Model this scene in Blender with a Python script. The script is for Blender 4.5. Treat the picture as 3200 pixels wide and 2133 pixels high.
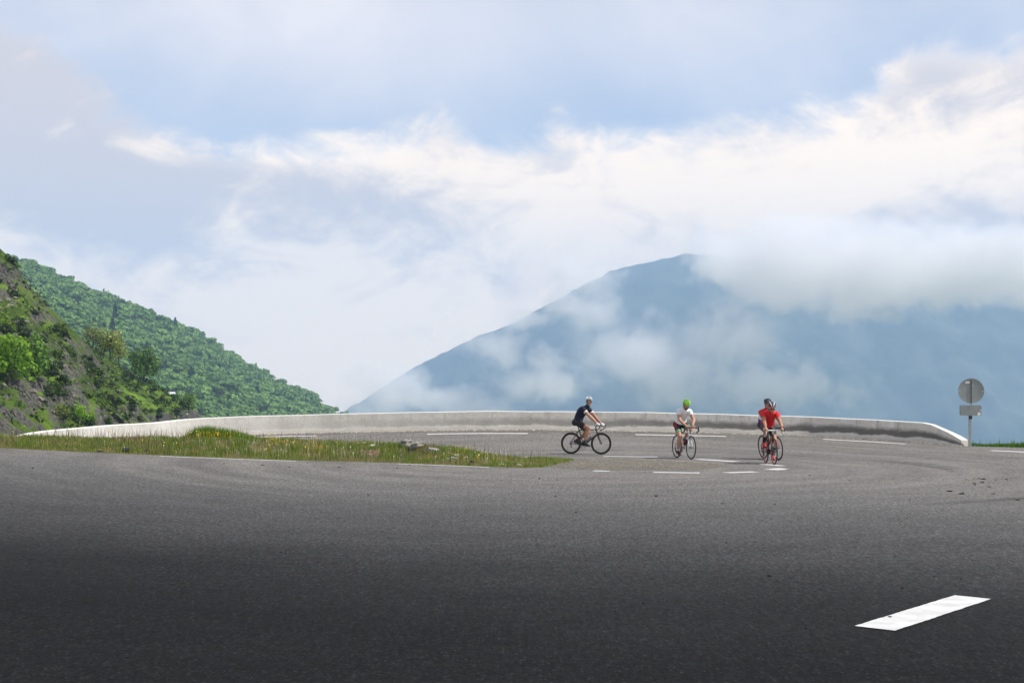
import bpy, bmesh, math, random
import numpy as np
from mathutils import Vector, Matrix, Quaternion

for o in list(bpy.data.objects):
    bpy.data.objects.remove(o, do_unlink=True)
scene = bpy.context.scene
COL = scene.collection
random.seed(7)
RNG = np.random.default_rng(11)

# ------------------------------------------------------------------ camera
CAM_H = 1.7
cam_d = bpy.data.cameras.new('camera')
cam_d.sensor_width = 36.0
cam_d.lens = 45.0
cam_d.shift_y = 0.0561
cam_d.clip_start = 0.1
cam_d.clip_end = 40000.0
cam = bpy.data.objects.new('camera', cam_d)
cam.location = (0, 0, CAM_H)
cam.rotation_euler = (math.radians(90), 0, 0)
COL.objects.link(cam)
scene.camera = cam

# ------------------------------------------------------------------ sun and sky
SUN_ELEV = math.radians(55)
SUN_AZ = math.radians(105)            # clockwise from +Y (the view direction): to the right, a little behind the camera
sun_vec = Vector((math.sin(SUN_AZ) * math.cos(SUN_ELEV), math.cos(SUN_AZ) * math.cos(SUN_ELEV), math.sin(SUN_ELEV)))
sun_d = bpy.data.lights.new('sun', 'SUN')
sun_d.energy = 5.0
sun_d.angle = math.radians(0.53)
sun_d.color = (1.0, 0.945, 0.86)
sun = bpy.data.objects.new('sun', sun_d)
sun.rotation_euler = sun_vec.to_track_quat('Z', 'Y').to_euler()
COL.objects.link(sun)

scene.view_settings.view_transform = 'Standard'
scene.view_settings.look = 'None'
scene.view_settings.gamma = 1.0
scene.view_settings.use_curve_mapping = False
scene.view_settings.exposure = 0.05

scene.render.engine = 'CYCLES'
cy = scene.cycles
cy.use_denoising = True
cy.max_bounces = 8
cy.diffuse_bounces = 3
cy.glossy_bounces = 2
cy.transmission_bounces = 4
cy.transparent_max_bounces = 8
cy.volume_bounces = 6
cy.volume_step_rate = 1.0
cy.sample_clamp_indirect = 6.0
cy.use_adaptive_sampling = True
cy.adaptive_threshold = 0.02


class N:
    """small node-tree writer"""
    def __init__(self, tree):
        self.t = tree

    def new(self, typ, **kw):
        n = self.t.nodes.new(typ)
        for k, v in kw.items():
            setattr(n, k, v)
        return n

    def link(self, a, b):
        self.t.links.new(a, b)

    def set(self, sock, v):
        if isinstance(v, bpy.types.NodeSocket):
            self.t.links.new(v, sock)
        elif v is not None:
            if sock.type == 'RGBA' and len(v) == 3:
                v = (*v, 1)
            sock.default_value = v

    def math(self, op, a, b=None, c=None, clamp=False):
        n = self.new('ShaderNodeMath', operation=op, use_clamp=clamp)
        for i, v in enumerate((a, b, c)):
            if v is not None:
                self.set(n.inputs[i], v)
        return n.outputs[0]

    def vmath(self, op, a, b=None, scale=None):
        n = self.new('ShaderNodeVectorMath', operation=op)
        self.set(n.inputs[0], a)
        if b is not None:
            self.set(n.inputs[1], b)
        if scale is not None:
            self.set(n.inputs['Scale'], scale)
        return n.outputs['Value'] if op in ('LENGTH', 'DOT_PRODUCT', 'DISTANCE') else n.outputs[0]

    def ramp(self, v, lo, hi, a=0.0, b=1.0, smooth=True):
        n = self.new('ShaderNodeMapRange', interpolation_type='SMOOTHSTEP' if smooth else 'LINEAR')
        n.clamp = True
        for s, x in zip(n.inputs[:5], (v, lo, hi, a, b)):
            self.set(s, x)
        return n.outputs[0]

    def mix(self, f, a, b, blend='MIX'):
        n = self.new('ShaderNodeMix', data_type='RGBA', blend_type=blend)
        self.set(n.inputs[0], f)
        self.set(n.inputs[6], a)
        self.set(n.inputs[7], b)
        return n.outputs[2]

    def noise(self, vec, scale=1.0, detail=3.0, rough=0.5, dist=0.0, dim='3D'):
        n = self.new('ShaderNodeTexNoise', noise_dimensions=dim)
        self.set(n.inputs['Vector'], vec)
        n.inputs['Scale'].default_value = scale
        n.inputs['Detail'].default_value = detail
        n.inputs['Roughness'].default_value = rough
        n.inputs['Distortion'].default_value = dist
        return n.outputs[0]

    def mapping(self, vec, loc=(0, 0, 0), rot=(0, 0, 0), scale=(1, 1, 1)):
        n = self.new('ShaderNodeMapping')
        self.set(n.inputs[0], vec)
        n.inputs[1].default_value = loc
        n.inputs[2].default_value = rot
        n.inputs[3].default_value = scale
        return n.outputs[0]

    def sep(self, vec):
        n = self.new('ShaderNodeSeparateXYZ')
        self.set(n.inputs[0], vec)
        return n.outputs

    def comb(self, x, y, z):
        n = self.new('ShaderNodeCombineXYZ')
        for s, v in zip(n.inputs, (x, y, z)):
            self.set(s, v)
        return n.outputs[0]


world = bpy.data.worlds.new('World')
scene.world = world
world.use_nodes = True
wt = world.node_tree
wt.nodes.clear()
W = N(wt)
sky = W.new('ShaderNodeTexSky', sky_type='NISHITA')
sky.sun_disc = False
sky.sun_elevation = SUN_ELEV
sky.sun_rotation = SUN_AZ
sky.altitude = 1700
sky.air_density = 1.0
sky.dust_density = 1.0
sky.ozone_density = 1.0
wdir = W.vmath('NORMALIZE', W.new('ShaderNodeTexCoord').outputs['Generated'])
wx, wy, wz = W.sep(wdir)
# clouds: a bank lying along the whole horizon with a ragged, billowing top, a thin veil above it
az = W.math('ARCTAN2', wx, wy)
el = W.math('ARCSINE', wz)


def hump(u, su, v=None, sv=None):
    """soft swelling of the cloud at one bearing (and height) of the sky, given as photo columns and rows"""
    a0, sa = math.atan((u - 1600) / 4000), su / 4000
    g = W.math('POWER', W.math('DIVIDE', W.math('SUBTRACT', az, a0), sa), 2.0)
    if v is not None:
        e0, se = math.atan((1246 - v) / 4000), sv / 4000
        g = W.math('ADD', g, W.math('POWER', W.math('DIVIDE', W.math('SUBTRACT', el, e0), se), 2.0))
    return W.math('EXPONENT', W.math('MULTIPLY', g, -1.0))


nA = W.noise(W.mapping(wdir, loc=(1.7, 0.4, 2.1), scale=(3.2, 3.2, 7.0)), 1.0, 7.0, 0.55, 0.35)
nB = W.noise(W.mapping(wdir, loc=(6.3, 2.2, 0.6), scale=(9.0, 9.0, 17.0)), 1.0, 8.0, 0.6, 0.6)
nD = W.noise(W.mapping(wdir, loc=(2.3, 5.2, 8.6), scale=(24.0, 24.0, 34.0)), 1.0, 7.0, 0.62, 0.8)
nC = W.noise(W.mapping(wdir, loc=(3.1, 7.7, 1.3), scale=(2.2, 2.2, 3.4)), 1.0, 6.0, 0.55, 0.3)
edge = W.math('ADD', W.math('MULTIPLY', W.math('SUBTRACT', nA, 0.5), 0.035), W.math('MULTIPLY', W.math('SUBTRACT', nB, 0.5), 0.07))
edge = W.math('ADD', edge, W.math('MULTIPLY', W.math('SUBTRACT', nD, 0.5), 0.035))
for u_, su_, k_ in ((-60, 330, 0.068), (2900, 190, 0.062), (3260, 190, 0.05), (1380, 120, 0.020), (1740, 110, 0.018), (2350, 300, 0.016)):
    edge = W.math('ADD', edge, W.math('MULTIPLY', hump(u_, su_), k_))
top = W.math('SUBTRACT', W.math('ADD', 0.200, edge), wz)
bank = W.ramp(top, -0.006, 0.022)
veil = W.math('ADD', W.ramp(nC, 0.38, 0.68, 0.22, 0.75), W.math('MULTIPLY', hump(1250, 900, 60, 260), 0.6), clamp=True)
bulk = W.math('ADD', W.math('MULTIPLY', nB, 0.65), W.math('ADD', W.math('MULTIPLY', nA, 0.1), W.math('MULTIPLY', nD, 0.3)))
lit_f = W.math('ADD', bulk, W.math('MULTIPLY', W.math('SUBTRACT', 0.1, wz), 0.7))
for u_, v_, su_, sv_, k_ in ((800, 610, 480, 120, -0.115), (120, 560, 380, 260, -0.10), (2850, 760, 620, 90, -0.10), (1950, 590, 480, 130, 0.12), (2950, 500, 330, 150, 0.13), (1150, 1000, 700, 170, 0.13), (850, 475, 480, 55, 0.24), (2500, 640, 750, 150, 0.14), (500, 800, 250, 90, -0.07), (180, 330, 380, 150, -0.14)):
    lit_f = W.math('ADD', lit_f, W.math('MULTIPLY', hump(u_, su_, v_, sv_), k_))
light = W.ramp(lit_f, 0.365, 0.63)
c_cloud = W.mix(light, (0.80, 0.71, 0.70), (1.58, 1.28, 0.97))
rim = W.math('MULTIPLY', W.ramp(top, 0.0, 0.035, 1.0, 0.0), W.math('SUBTRACT', 1.0, hump(60, 620)))
c_cloud = W.mix(W.math('MULTIPLY', rim, 0.6), c_cloud, (1.38, 1.20, 1.04))
skyc = W.mix(1.0, sky.outputs[0], (0.15, 0.15, 0.15), 'MULTIPLY')
c = W.mix(veil, skyc, (1.0, 0.94, 0.96))
c = W.mix(bank, c, c_cloud)
bg = W.new('ShaderNodeBackground')
W.link(c, bg.inputs[0])
bg.inputs[1].default_value = 1.0
wo = W.new('ShaderNodeOutputWorld')
W.link(bg.outputs[0], wo.inputs[0])

# ------------------------------------------------------------------ helpers
F_PX, V_H, U_C = 4000.0, 1246.0, 1600.0     # focal length in photo pixels, horizon row, centre column


def PX(u, v, y):
    """photo pixel at depth y -> world point"""
    return Vector(((u - U_C) / F_PX * y, y, CAM_H - (v - V_H) / F_PX * y))


def tag(o, label=None, cat=None, group=None, kind=None):
    if label:
        o['label'] = label
    if cat:
        o['category'] = cat
    if group:
        o['group'] = group
    if kind:
        o['kind'] = kind
    return o


def link(o, parent=None):
    COL.objects.link(o)
    if parent is not None:
        o.parent = parent
    return o


def empty(name, loc=(0, 0, 0), rot=(0, 0, 0)):
    o = bpy.data.objects.new(name, None)
    o.empty_display_size = 0.2
    o.location = loc
    o.rotation_euler = rot
    return link(o)


def mesh_obj(name, verts, faces, mat=None, parent=None, smooth=True):
    me = bpy.data.meshes.new(name)
    me.from_pydata([tuple(v) for v in verts], [], [tuple(f) for f in faces])
    me.update()
    if smooth:
        me.polygons.foreach_set('use_smooth', [True] * len(me.polygons))
    for m in (mat if isinstance(mat, (list, tuple)) else [mat]):
        if m is not None:
            me.materials.append(m)
    return link(bpy.data.objects.new(name, me), parent)


def np_mesh(name, V, Fc, mats=None, parent=None, smooth=False, mat_idx=None):
    """V (n,3) array, Fc (m,3|4) int array"""
    me = bpy.data.meshes.new(name)
    V = np.asarray(V, dtype=np.float32)
    Fc = np.asarray(Fc, dtype=np.int32)
    k = Fc.shape[1]
    me.vertices.add(len(V))
    me.vertices.foreach_set('co', V.ravel())
    me.loops.add(Fc.size)
    me.loops.foreach_set('vertex_index', Fc.ravel())
    me.polygons.add(len(Fc))
    me.polygons.foreach_set('loop_start', np.arange(0, Fc.size, k, dtype=np.int32))
    me.polygons.foreach_set('loop_total', np.full(len(Fc), k, dtype=np.int32))
    if smooth:
        me.polygons.foreach_set('use_smooth', np.ones(len(Fc), dtype=bool))
    if mat_idx is not None:
        me.polygons.foreach_set('material_index', np.asarray(mat_idx, dtype=np.int32))
    for m in (mats if isinstance(mats, (list, tuple)) else [mats]):
        if m is not None:
            me.materials.append(m)
    me.update(calc_edges=True)
    me.validate()
    return link(bpy.data.objects.new(name, me), parent)


def bm_obj(name, bm, mat, parent=None, smooth=True):
    me = bpy.data.meshes.new(name)
    bm.to_mesh(me)
    bm.free()
    if smooth:
        me.polygons.foreach_set('use_smooth', [True] * len(me.polygons))
    for m in (mat if isinstance(mat, (list, tuple)) else [mat]):
        me.materials.append(m)
    return link(bpy.data.objects.new(name, me), parent)


def copy_tree(o, parent=None):
    c = o.copy()
    COL.objects.link(c)
    c.parent = parent
    for ch in o.children:
        copy_tree(ch, c)
    return c


# value noise in numpy
def _hash(ix, iy, seed):
    h = (ix.astype(np.int64) * 374761393 + iy.astype(np.int64) * 668265263 + seed * 1442695041) & 0xFFFFFFFF
    h = ((h ^ (h >> 13)) * 1274126177) & 0xFFFFFFFF
    return ((h ^ (h >> 16)) & 0xFFFF) / 65535.0


def vnoise(x, y, seed=0):
    x = np.asarray(x, float)
    y = np.asarray(y, float)
    ix, iy = np.floor(x), np.floor(y)
    fx, fy = x - ix, y - iy
    fx = fx * fx * (3 - 2 * fx)
    fy = fy * fy * (3 - 2 * fy)
    a = _hash(ix, iy, seed)
    b = _hash(ix + 1, iy, seed)
    c_ = _hash(ix, iy + 1, seed)
    d = _hash(ix + 1, iy + 1, seed)
    return (a * (1 - fx) + b * fx) * (1 - fy) + (c_ * (1 - fx) + d * fx) * fy


def fbm(x, y, seed=0, octaves=5, gain=0.5):
    s, amp, tot = 0.0, 1.0, 0.0
    x = np.asarray(x, float)
    y = np.asarray(y, float)
    for i in range(octaves):
        s = s + amp * vnoise(x, y, seed + i * 17)
        tot += amp
        x, y, amp = x * 2.03 + 5.1, y * 2.03 - 3.7, amp * gain
    return s / tot


def sstep(a, b, x):
    t = np.clip((np.asarray(x, float) - a) / (b - a), 0, 1)
    return t * t * (3 - 2 * t)


def grid_faces(nx, ny):
    i = np.arange(nx - 1)
    j = np.arange(ny - 1)
    I, J = np.meshgrid(i, j)
    a = (J * nx + I).ravel()
    return np.stack([a, a + 1, a + 1 + nx, a + nx], 1)


def heightfield(name, xs, ys, Hf, mat, smooth=True):
    X, Y = np.meshgrid(xs, ys)
    Z = Hf(X, Y)
    return np_mesh(name, np.stack([X.ravel(), Y.ravel(), Z.ravel()], 1), grid_faces(len(xs), len(ys)), mat, smooth=smooth)


def new_mat(name):
    m = bpy.data.materials.new(name)
    m.use_nodes = True
    m.node_tree.nodes.clear()
    t = N(m.node_tree)
    out = t.new('ShaderNodeOutputMaterial')
    return m, t, out


def principled(t, out, color=None, rough=0.6, spec=0.5, metal=0.0, normal=None, **kw):
    p = t.new('ShaderNodeBsdfPrincipled')
    if color is not None:
        t.set(p.inputs['Base Color'], color)
    t.set(p.inputs['Roughness'], rough)
    t.set(p.inputs['Specular IOR Level'], spec)
    t.set(p.inputs['Metallic'], metal)
    if normal is not None:
        t.link(normal, p.inputs['Normal'])
    for k, v in kw.items():
        t.set(p.inputs[k], v)
    t.link(p.outputs[0], out.inputs['Surface'])
    return p


def bump(t, h, strength=0.3, dist=0.01):
    b = t.new('ShaderNodeBump')
    b.inputs['Strength'].default_value = strength
    b.inputs['Distance'].default_value = dist
    t.link(h, b.inputs['Height'])
    return b.outputs[0]


def simple_mat(name, color, rough=0.5, spec=0.5, metal=0.0, var=0.12, scale=8.0, bmp=0.0, **kw):
    """a plain colour with a little uneven wear"""
    m, t, out = new_mat(name)
    co = t.new('ShaderNodeTexCoord').outputs['Object']
    n = t.noise(co, scale, 4.0, 0.6)
    f = t.ramp(n, 0.3, 0.7, 1.0 - var, 1.0 + var)
    cc = t.mix(1.0, (*color, 1), t.comb(f, f, f), 'MULTIPLY')
    nrm = bump(t, t.noise(co, scale * 6, 3.0, 0.6), bmp, 0.01) if bmp else None
    principled(t, out, cc, rough, spec, metal, nrm, **kw)
    return m

# ------------------------------------------------------------------ far mountain
def mountain_mat():
    m, t, out = new_mat('mountain_forest')
    co = t.new('ShaderNodeTexCoord').outputs['Object']
    n = t.noise(co, 0.004, 6.0, 0.6)
    n2 = t.noise(co, 0.05, 3.0, 0.6)
    cc = t.mix(t.ramp(n, 0.35, 0.65), (0.03, 0.048, 0.032), (0.10, 0.115, 0.075))
    cc = t.mix(t.ramp(n2, 0.4, 0.8, 0.0, 0.5), cc, (0.02, 0.04, 0.025))
    principled(t, out, cc, 0.9, 0.1)
    return m


Y_M = 7000.0
RIDGE_UV = [(-200, 1900), (600, 1560), (1000, 1330), (1167, 1226), (1263, 1166), (1310, 1143), (1411, 1089), (1500, 1047), (1590, 1018), (1661, 976),
            (1732, 940), (1800, 905), (1910, 846), (2019, 820), (2082, 807), (2140, 791), (2250, 800), (2500, 830), (2800, 840), (3100, 845),
            (3400, 860), (3900, 900), (4700, 1000)]
_rx = np.array([(u - U_C) / F_PX * Y_M for u, v in RIDGE_UV])
_rz = np.array([CAM_H - (v - V_H) / F_PX * Y_M for u, v in RIDGE_UV])


def H_mountain(X, Y):
    r = np.interp(X, _rx, _rz)
    sp = fbm(X / 520.0, Y / 900.0, 3, 4)
    front = np.clip(Y_M - Y, 0, None)
    back = np.clip(Y - Y_M, 0, None)
    k = 0.50 + 0.35 * (sp - 0.5)
    z = r + 16 * (fbm(X / 190.0, Y * 0, 5, 3) - 0.5) - front * k - back * 0.8 - 190 * sstep(0, 500, front) * np.abs(fbm(X / 420.0, Y / 900.0, 9, 5) - 0.5)
    z = z + 20 * (fbm(X / 26.0, Y / 60.0, 21, 3) - 0.5) * (1 - 0.6 * sstep(0, 400, front))
    return np.maximum(z, -430)


o = heightfield('mountain', np.arange(-2400, 5600, 13.0), np.concatenate([np.arange(3000, 6600, 60.0), np.arange(6600, 7201, 25.0)]), H_mountain, mountain_mat())
tag(o, 'blue hazy mountain rising behind the parapet with its summit in cloud', 'mountain', kind='structure')


# ------------------------------------------------------------------ haze: one even box of air round the whole place
def volume_box(name, lo, hi, color, density, aniso=0.0):
    x0, y0, z0 = lo
    x1, y1, z1 = hi
    V = [(x0, y0, z0), (x1, y0, z0), (x1, y1, z0), (x0, y1, z0), (x0, y0, z1), (x1, y0, z1), (x1, y1, z1), (x0, y1, z1)]
    Fc = [(0, 3, 2, 1), (4, 5, 6, 7), (0, 1, 5, 4), (1, 2, 6, 5), (2, 3, 7, 6), (3, 0, 4, 7)]
    m, t, out = new_mat(name + '_air')
    p = t.new('ShaderNodeVolumePrincipled')
    p.inputs['Color'].default_value = (*color, 1)
    p.inputs['Density'].default_value = density
    p.inputs['Anisotropy'].default_value = aniso
    t.link(p.outputs[0], out.inputs['Volume'])
    return mesh_obj(name, V, Fc, m, smooth=False)


HAZE_TOP = 905.0
o = volume_box('haze', (-5800, -700, -446), (5800, 7600, HAZE_TOP), (0.49, 0.71, 1.0), 1.55e-4)
tag(o, 'thin pale blue air between the road and the mountain', kind='stuff')


# ------------------------------------------------------------------ cloud banks drifting round the mountain
def cloud(name, label, blobs, density, seed, nscale=1 / 115.0, namp=1.25, soft=0.7, bias=0.22, hull=0.18, wild=2.9, warp=110.0, color=(1.0, 0.986, 0.995)):
    """blobs: (u, v, y, radius_x, radius_y, radius_z) in photo pixels / metres; one cloud volume with a lumpy hull"""
    bm = bmesh.new()
    cs = []
    for (u, v, y, rx, ry, rz) in blobs:
        c_ = PX(u, v, y)
        cs.append((c_, (rx, ry, rz)))
        bmesh.ops.create_icosphere(bm, subdivisions=3, radius=1.0, matrix=Matrix.Translation(c_) @ Matrix.Diagonal((rx + warp * 0.4, ry + warp * 0.4, rz + warp * 0.4, 1)))
    me = bpy.data.meshes.new(name)
    bm.to_mesh(me)
    bm.free()
    tmp = bpy.data.objects.new('tmp', me)
    COL.objects.link(tmp)
    md = tmp.modifiers.new('r', 'REMESH')
    md.mode = 'VOXEL'
    md.voxel_size = 20
    dg = bpy.context.evaluated_depsgraph_get()
    me2 = bpy.data.meshes.new_from_object(tmp.evaluated_get(dg))
    bpy.data.objects.remove(tmp)
    me2.materials.clear()
    m, t, out = new_mat('cloud_vapour')
    co = t.new('ShaderNodeTexCoord').outputs['Object']
    wn = t.new('ShaderNodeTexNoise')
    t.link(co, wn.inputs['Vector'])
    wn.inputs['Scale'].default_value = 1 / 95.0
    wn.inputs['Detail'].default_value = 4.0
    wn.inputs['Roughness'].default_value = 0.6
    wco = t.vmath('ADD', co, t.vmath('SCALE', t.vmath('SUBTRACT', wn.outputs['Color'], (0.5, 0.5, 0.5)), scale=warp * 1.6))
    fld = None
    for c_, r in cs:
        q = t.vmath('MULTIPLY', t.vmath('SUBTRACT', wco, tuple(c_)), tuple(1 / x for x in r))
        d = t.math('SUBTRACT', 1.0, t.vmath('LENGTH', q))
        fld = d if fld is None else t.math('SMOOTH_MAX', fld, d, 0.15)
    n = t.noise(t.mapping(co, loc=(seed * 13.1, seed * 7.7, seed)), nscale, 7.0, 0.62, 1.1)
    f = t.math('ADD', t.math('MULTIPLY', t.math('SUBTRACT', fld, bias), namp), t.math('MULTIPLY', t.math('SUBTRACT', n, 0.5), wild))
    f = t.math('MULTIPLY', t.ramp(f, 0.0, soft), t.ramp(fld, 0.0, hull))
    dens = t.math('MULTIPLY', f, density)
    p = t.new('ShaderNodeVolumePrincipled')
    p.inputs['Color'].default_value = (*color, 1)
    t.link(dens, p.inputs['Density'])
    p.inputs['Anisotropy'].default_value = 0.0
    t.link(p.outputs[0], out.inputs['Volume'])
    m.cycles.volume_step_rate = 0.55
    me2.materials.append(m)
    o = link(bpy.data.objects.new(name, me2))
    tag(o, label, 'cloud', kind='stuff')
    return o


CY = 2350.0
cloud('cloud', 'thick white cloud wrapped round the summit of the blue mountain', [
    (2300, 815, CY, 110, 300, 62), (2480, 860, CY, 150, 330, 76), (2700, 870, CY, 170, 330, 72), (2960, 850, CY, 190, 330, 70), (3280, 850, CY, 190, 330, 72),
    (2420, 775, CY, 150, 280, 42), (2720, 770, CY, 180, 280, 40), (3050, 775, CY, 200, 280, 42)], 0.013, 1, soft=0.5, bias=0.12, hull=0.25)
cloud('cloud', 'pale mist wisp rising in front of the middle of the mountain', [
    (2260, 1080, CY, 130, 148, 110), (2120, 1180, CY, 190, 148, 80), (2000, 1090, CY, 140, 148, 80), (1850, 960, CY, 90, 115, 80), (1820, 860, CY, 110, 115, 40),
    (2450, 1210, CY, 200, 132, 55), (1700, 1180, CY, 150, 132, 60)], 0.015, 2, soft=0.9, bias=0.12, hull=0.6, wild=4.2)
cloud('cloud', 'low white mist curling round the left foot of the mountain', [
    (1180, 1205, CY, 85, 115, 55), (1270, 1225, CY, 80, 115, 48), (1360, 1250, CY, 90, 115, 42), (1500, 1270, CY, 120, 115, 38), (1150, 1290, CY, 130, 115, 55)], 0.014, 3, soft=0.8, bias=0.18, hull=0.45, wild=3.6)
cloud('cloud', 'torn shred of mist hanging on the upper left flank of the mountain', [
    (1640, 1010, CY, 90, 99, 34), (1540, 1085, CY, 80, 99, 32), (1760, 960, CY, 60, 82, 36)], 0.014, 5, soft=0.8, bias=0.10, hull=0.6, wild=4.2)

# ------------------------------------------------------------------ ground shape of the hairpin
C_BEND = np.array([0.0, 30.0])
# parapet foot: photo column, base row, depth
WALL_UVY = [(-230, 1400, 34.0), (-100, 1395, 36.0), (50, 1367, 38.2), (126, 1350, 39.4), (253, 1336, 41.0), (379, 1326.5, 42.6), (505, 1319, 44.0), (640, 1306, 45.2),
            (908, 1296, 46.0), (1250, 1289, 46.15), (1592, 1284, 46.0), (2020, 1288.5, 45.6), (2450, 1299, 44.8), (2590, 1304, 44.3), (2910, 1322, 42.5), (3002, 1330.5, 41.7)]
WALL_H = 0.667
_wp = np.array([PX(u, v, y) for u, v, y in WALL_UVY])        # top line of the inner face
_wp[:, 2] -= WALL_H                                           # foot of the inner face


def resample(P, step):
    P = np.asarray(P, float)
    # Catmull-Rom through the points
    Q = [P[0] * 2 - P[1], *P, P[-1] * 2 - P[-2]]
    out = []
    for i in range(1, len(Q) - 2):
        p0, p1, p2, p3 = Q[i - 1], Q[i], Q[i + 1], Q[i + 2]
        n = max(2, int(np.linalg.norm(p2 - p1) / step))
        for k in range(n):
            t = k / n
            out.append(0.5 * ((2 * p1) + (-p0 + p2) * t + (2 * p0 - 5 * p1 + 4 * p2 - p3) * t * t + (-p0 + 3 * p1 - 3 * p2 + p3) * t ** 3))
    out.append(P[-1])
    return np.array(out)


WALL = resample(_wp, 0.35)
_wth = np.arctan2(WALL[:, 1] - C_BEND[1], WALL[:, 0] - C_BEND[0])
_o = np.argsort(_wth)
_wth_s, _wr_s, _wz_s = _wth[_o], np.hypot(WALL[:, 0] - C_BEND[0], WALL[:, 1] - C_BEND[1])[_o], WALL[_o, 2]


def G_road(X, Y):
    X = np.asarray(X, float)
    Y = np.asarray(Y, float)
    th = np.arctan2(Y - C_BEND[1], X - C_BEND[0])
    r = np.hypot(X - C_BEND[0], Y - C_BEND[1])
    rw = np.interp(th, _wth_s, _wr_s)
    zw = np.interp(th, _wth_s, _wz_s)
    r_in = 9.6
    t = np.clip((r - r_in) / (rw - r_in), 0, 1.3)
    far = zw * (0.25 * t + 0.75 * t * t) * sstep(31, 38, Y)
    lx = -X - 2.0
    near = 0.045 * np.where(lx > 2, lx - 1, np.clip(lx, 0, None) ** 2 / 4)
    w = sstep(33.2, 38.0, Y)
    return near * (1 - w) + far * w


def on_ground(u, v):
    """photo pixel -> point on the road surface"""
    ys = np.arange(5.0, 60.0, 0.02)
    gap = (CAM_H - (v - V_H) / F_PX * ys) - G_road((u - U_C) / F_PX * ys, ys)
    y = float(ys[int(np.argmax(gap < 0))])
    x = (u - U_C) / F_PX * y
    return Vector((x, y, float(G_road(x, y))))


ROAD_EDGE = [(w[0], w[1]) for w in WALL[::2]]
# push the road edge a little under the parapet
ROAD_EDGE = [(x + (x - C_BEND[0]) * 0.008, y + (y - C_BEND[1]) * 0.008) for x, y in ROAD_EDGE]
ROAD_EDGE += [(15.35, 41.2), (16.3, 40.3), (18.4, 37.6), (21.0, 33.0), (23.5, 26.0), (25.0, 16.0), (25.5, 0.0), (25.0, -24.0), (-45.0, -24.0), (-45.0, 31.0), (-24.0, 31.6), (-16.5, 32.2)]


def area_mesh(name, poly, step, zf, mat, jitter=0.0, parent=None):
    from mathutils.geometry import delaunay_2d_cdt
    P = np.array(poly)
    n = len(P)
    lo, hi = P.min(0), P.max(0)
    xs = np.arange(lo[0], hi[0], step)
    ys = np.arange(lo[1], hi[1], step)
    X, Y = np.meshgrid(xs, ys)
    pts = np.stack([X.ravel(), Y.ravel()], 1)
    if jitter:
        pts = pts + RNG.uniform(-jitter, jitter, pts.shape)
    pts = pts[inside(P, pts)]
    allp = [Vector(p) for p in P] + [Vector(p) for p in pts]
    r = delaunay_2d_cdt(allp, [(i, (i + 1) % n) for i in range(n)], [], 1, 1e-5)
    V = np.array([(v.x, v.y) for v in r[0]])
    Z = zf(V[:, 0], V[:, 1])
    return mesh_obj(name, np.column_stack([V, Z]), r[2], mat, parent)


def inside(P, pts):
    x, y = pts[:, 0], pts[:, 1]
    res = np.zeros(len(pts), bool)
    j = len(P) - 1
    for i in range(len(P)):
        xi, yi = P[i]
        xj, yj = P[j]
        c_ = ((yi > y) != (yj > y)) & (x < (xj - xi) * (y - yi) / (yj - yi + 1e-12) + xi)
        res ^= c_
        j = i
    return res


def edge_dist(P, pts):
    """distance of points to a closed polygon's outline"""
    d = np.full(len(pts), 1e9)
    for i in range(len(P)):
        a = np.array(P[i])
        b = np.array(P[(i + 1) % len(P)])
        ab = b - a
        t = np.clip(((pts - a) @ ab) / (ab @ ab + 1e-12), 0, 1)
        d = np.minimum(d, np.linalg.norm(pts - (a + t[:, None] * ab), axis=1))
    return d


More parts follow.
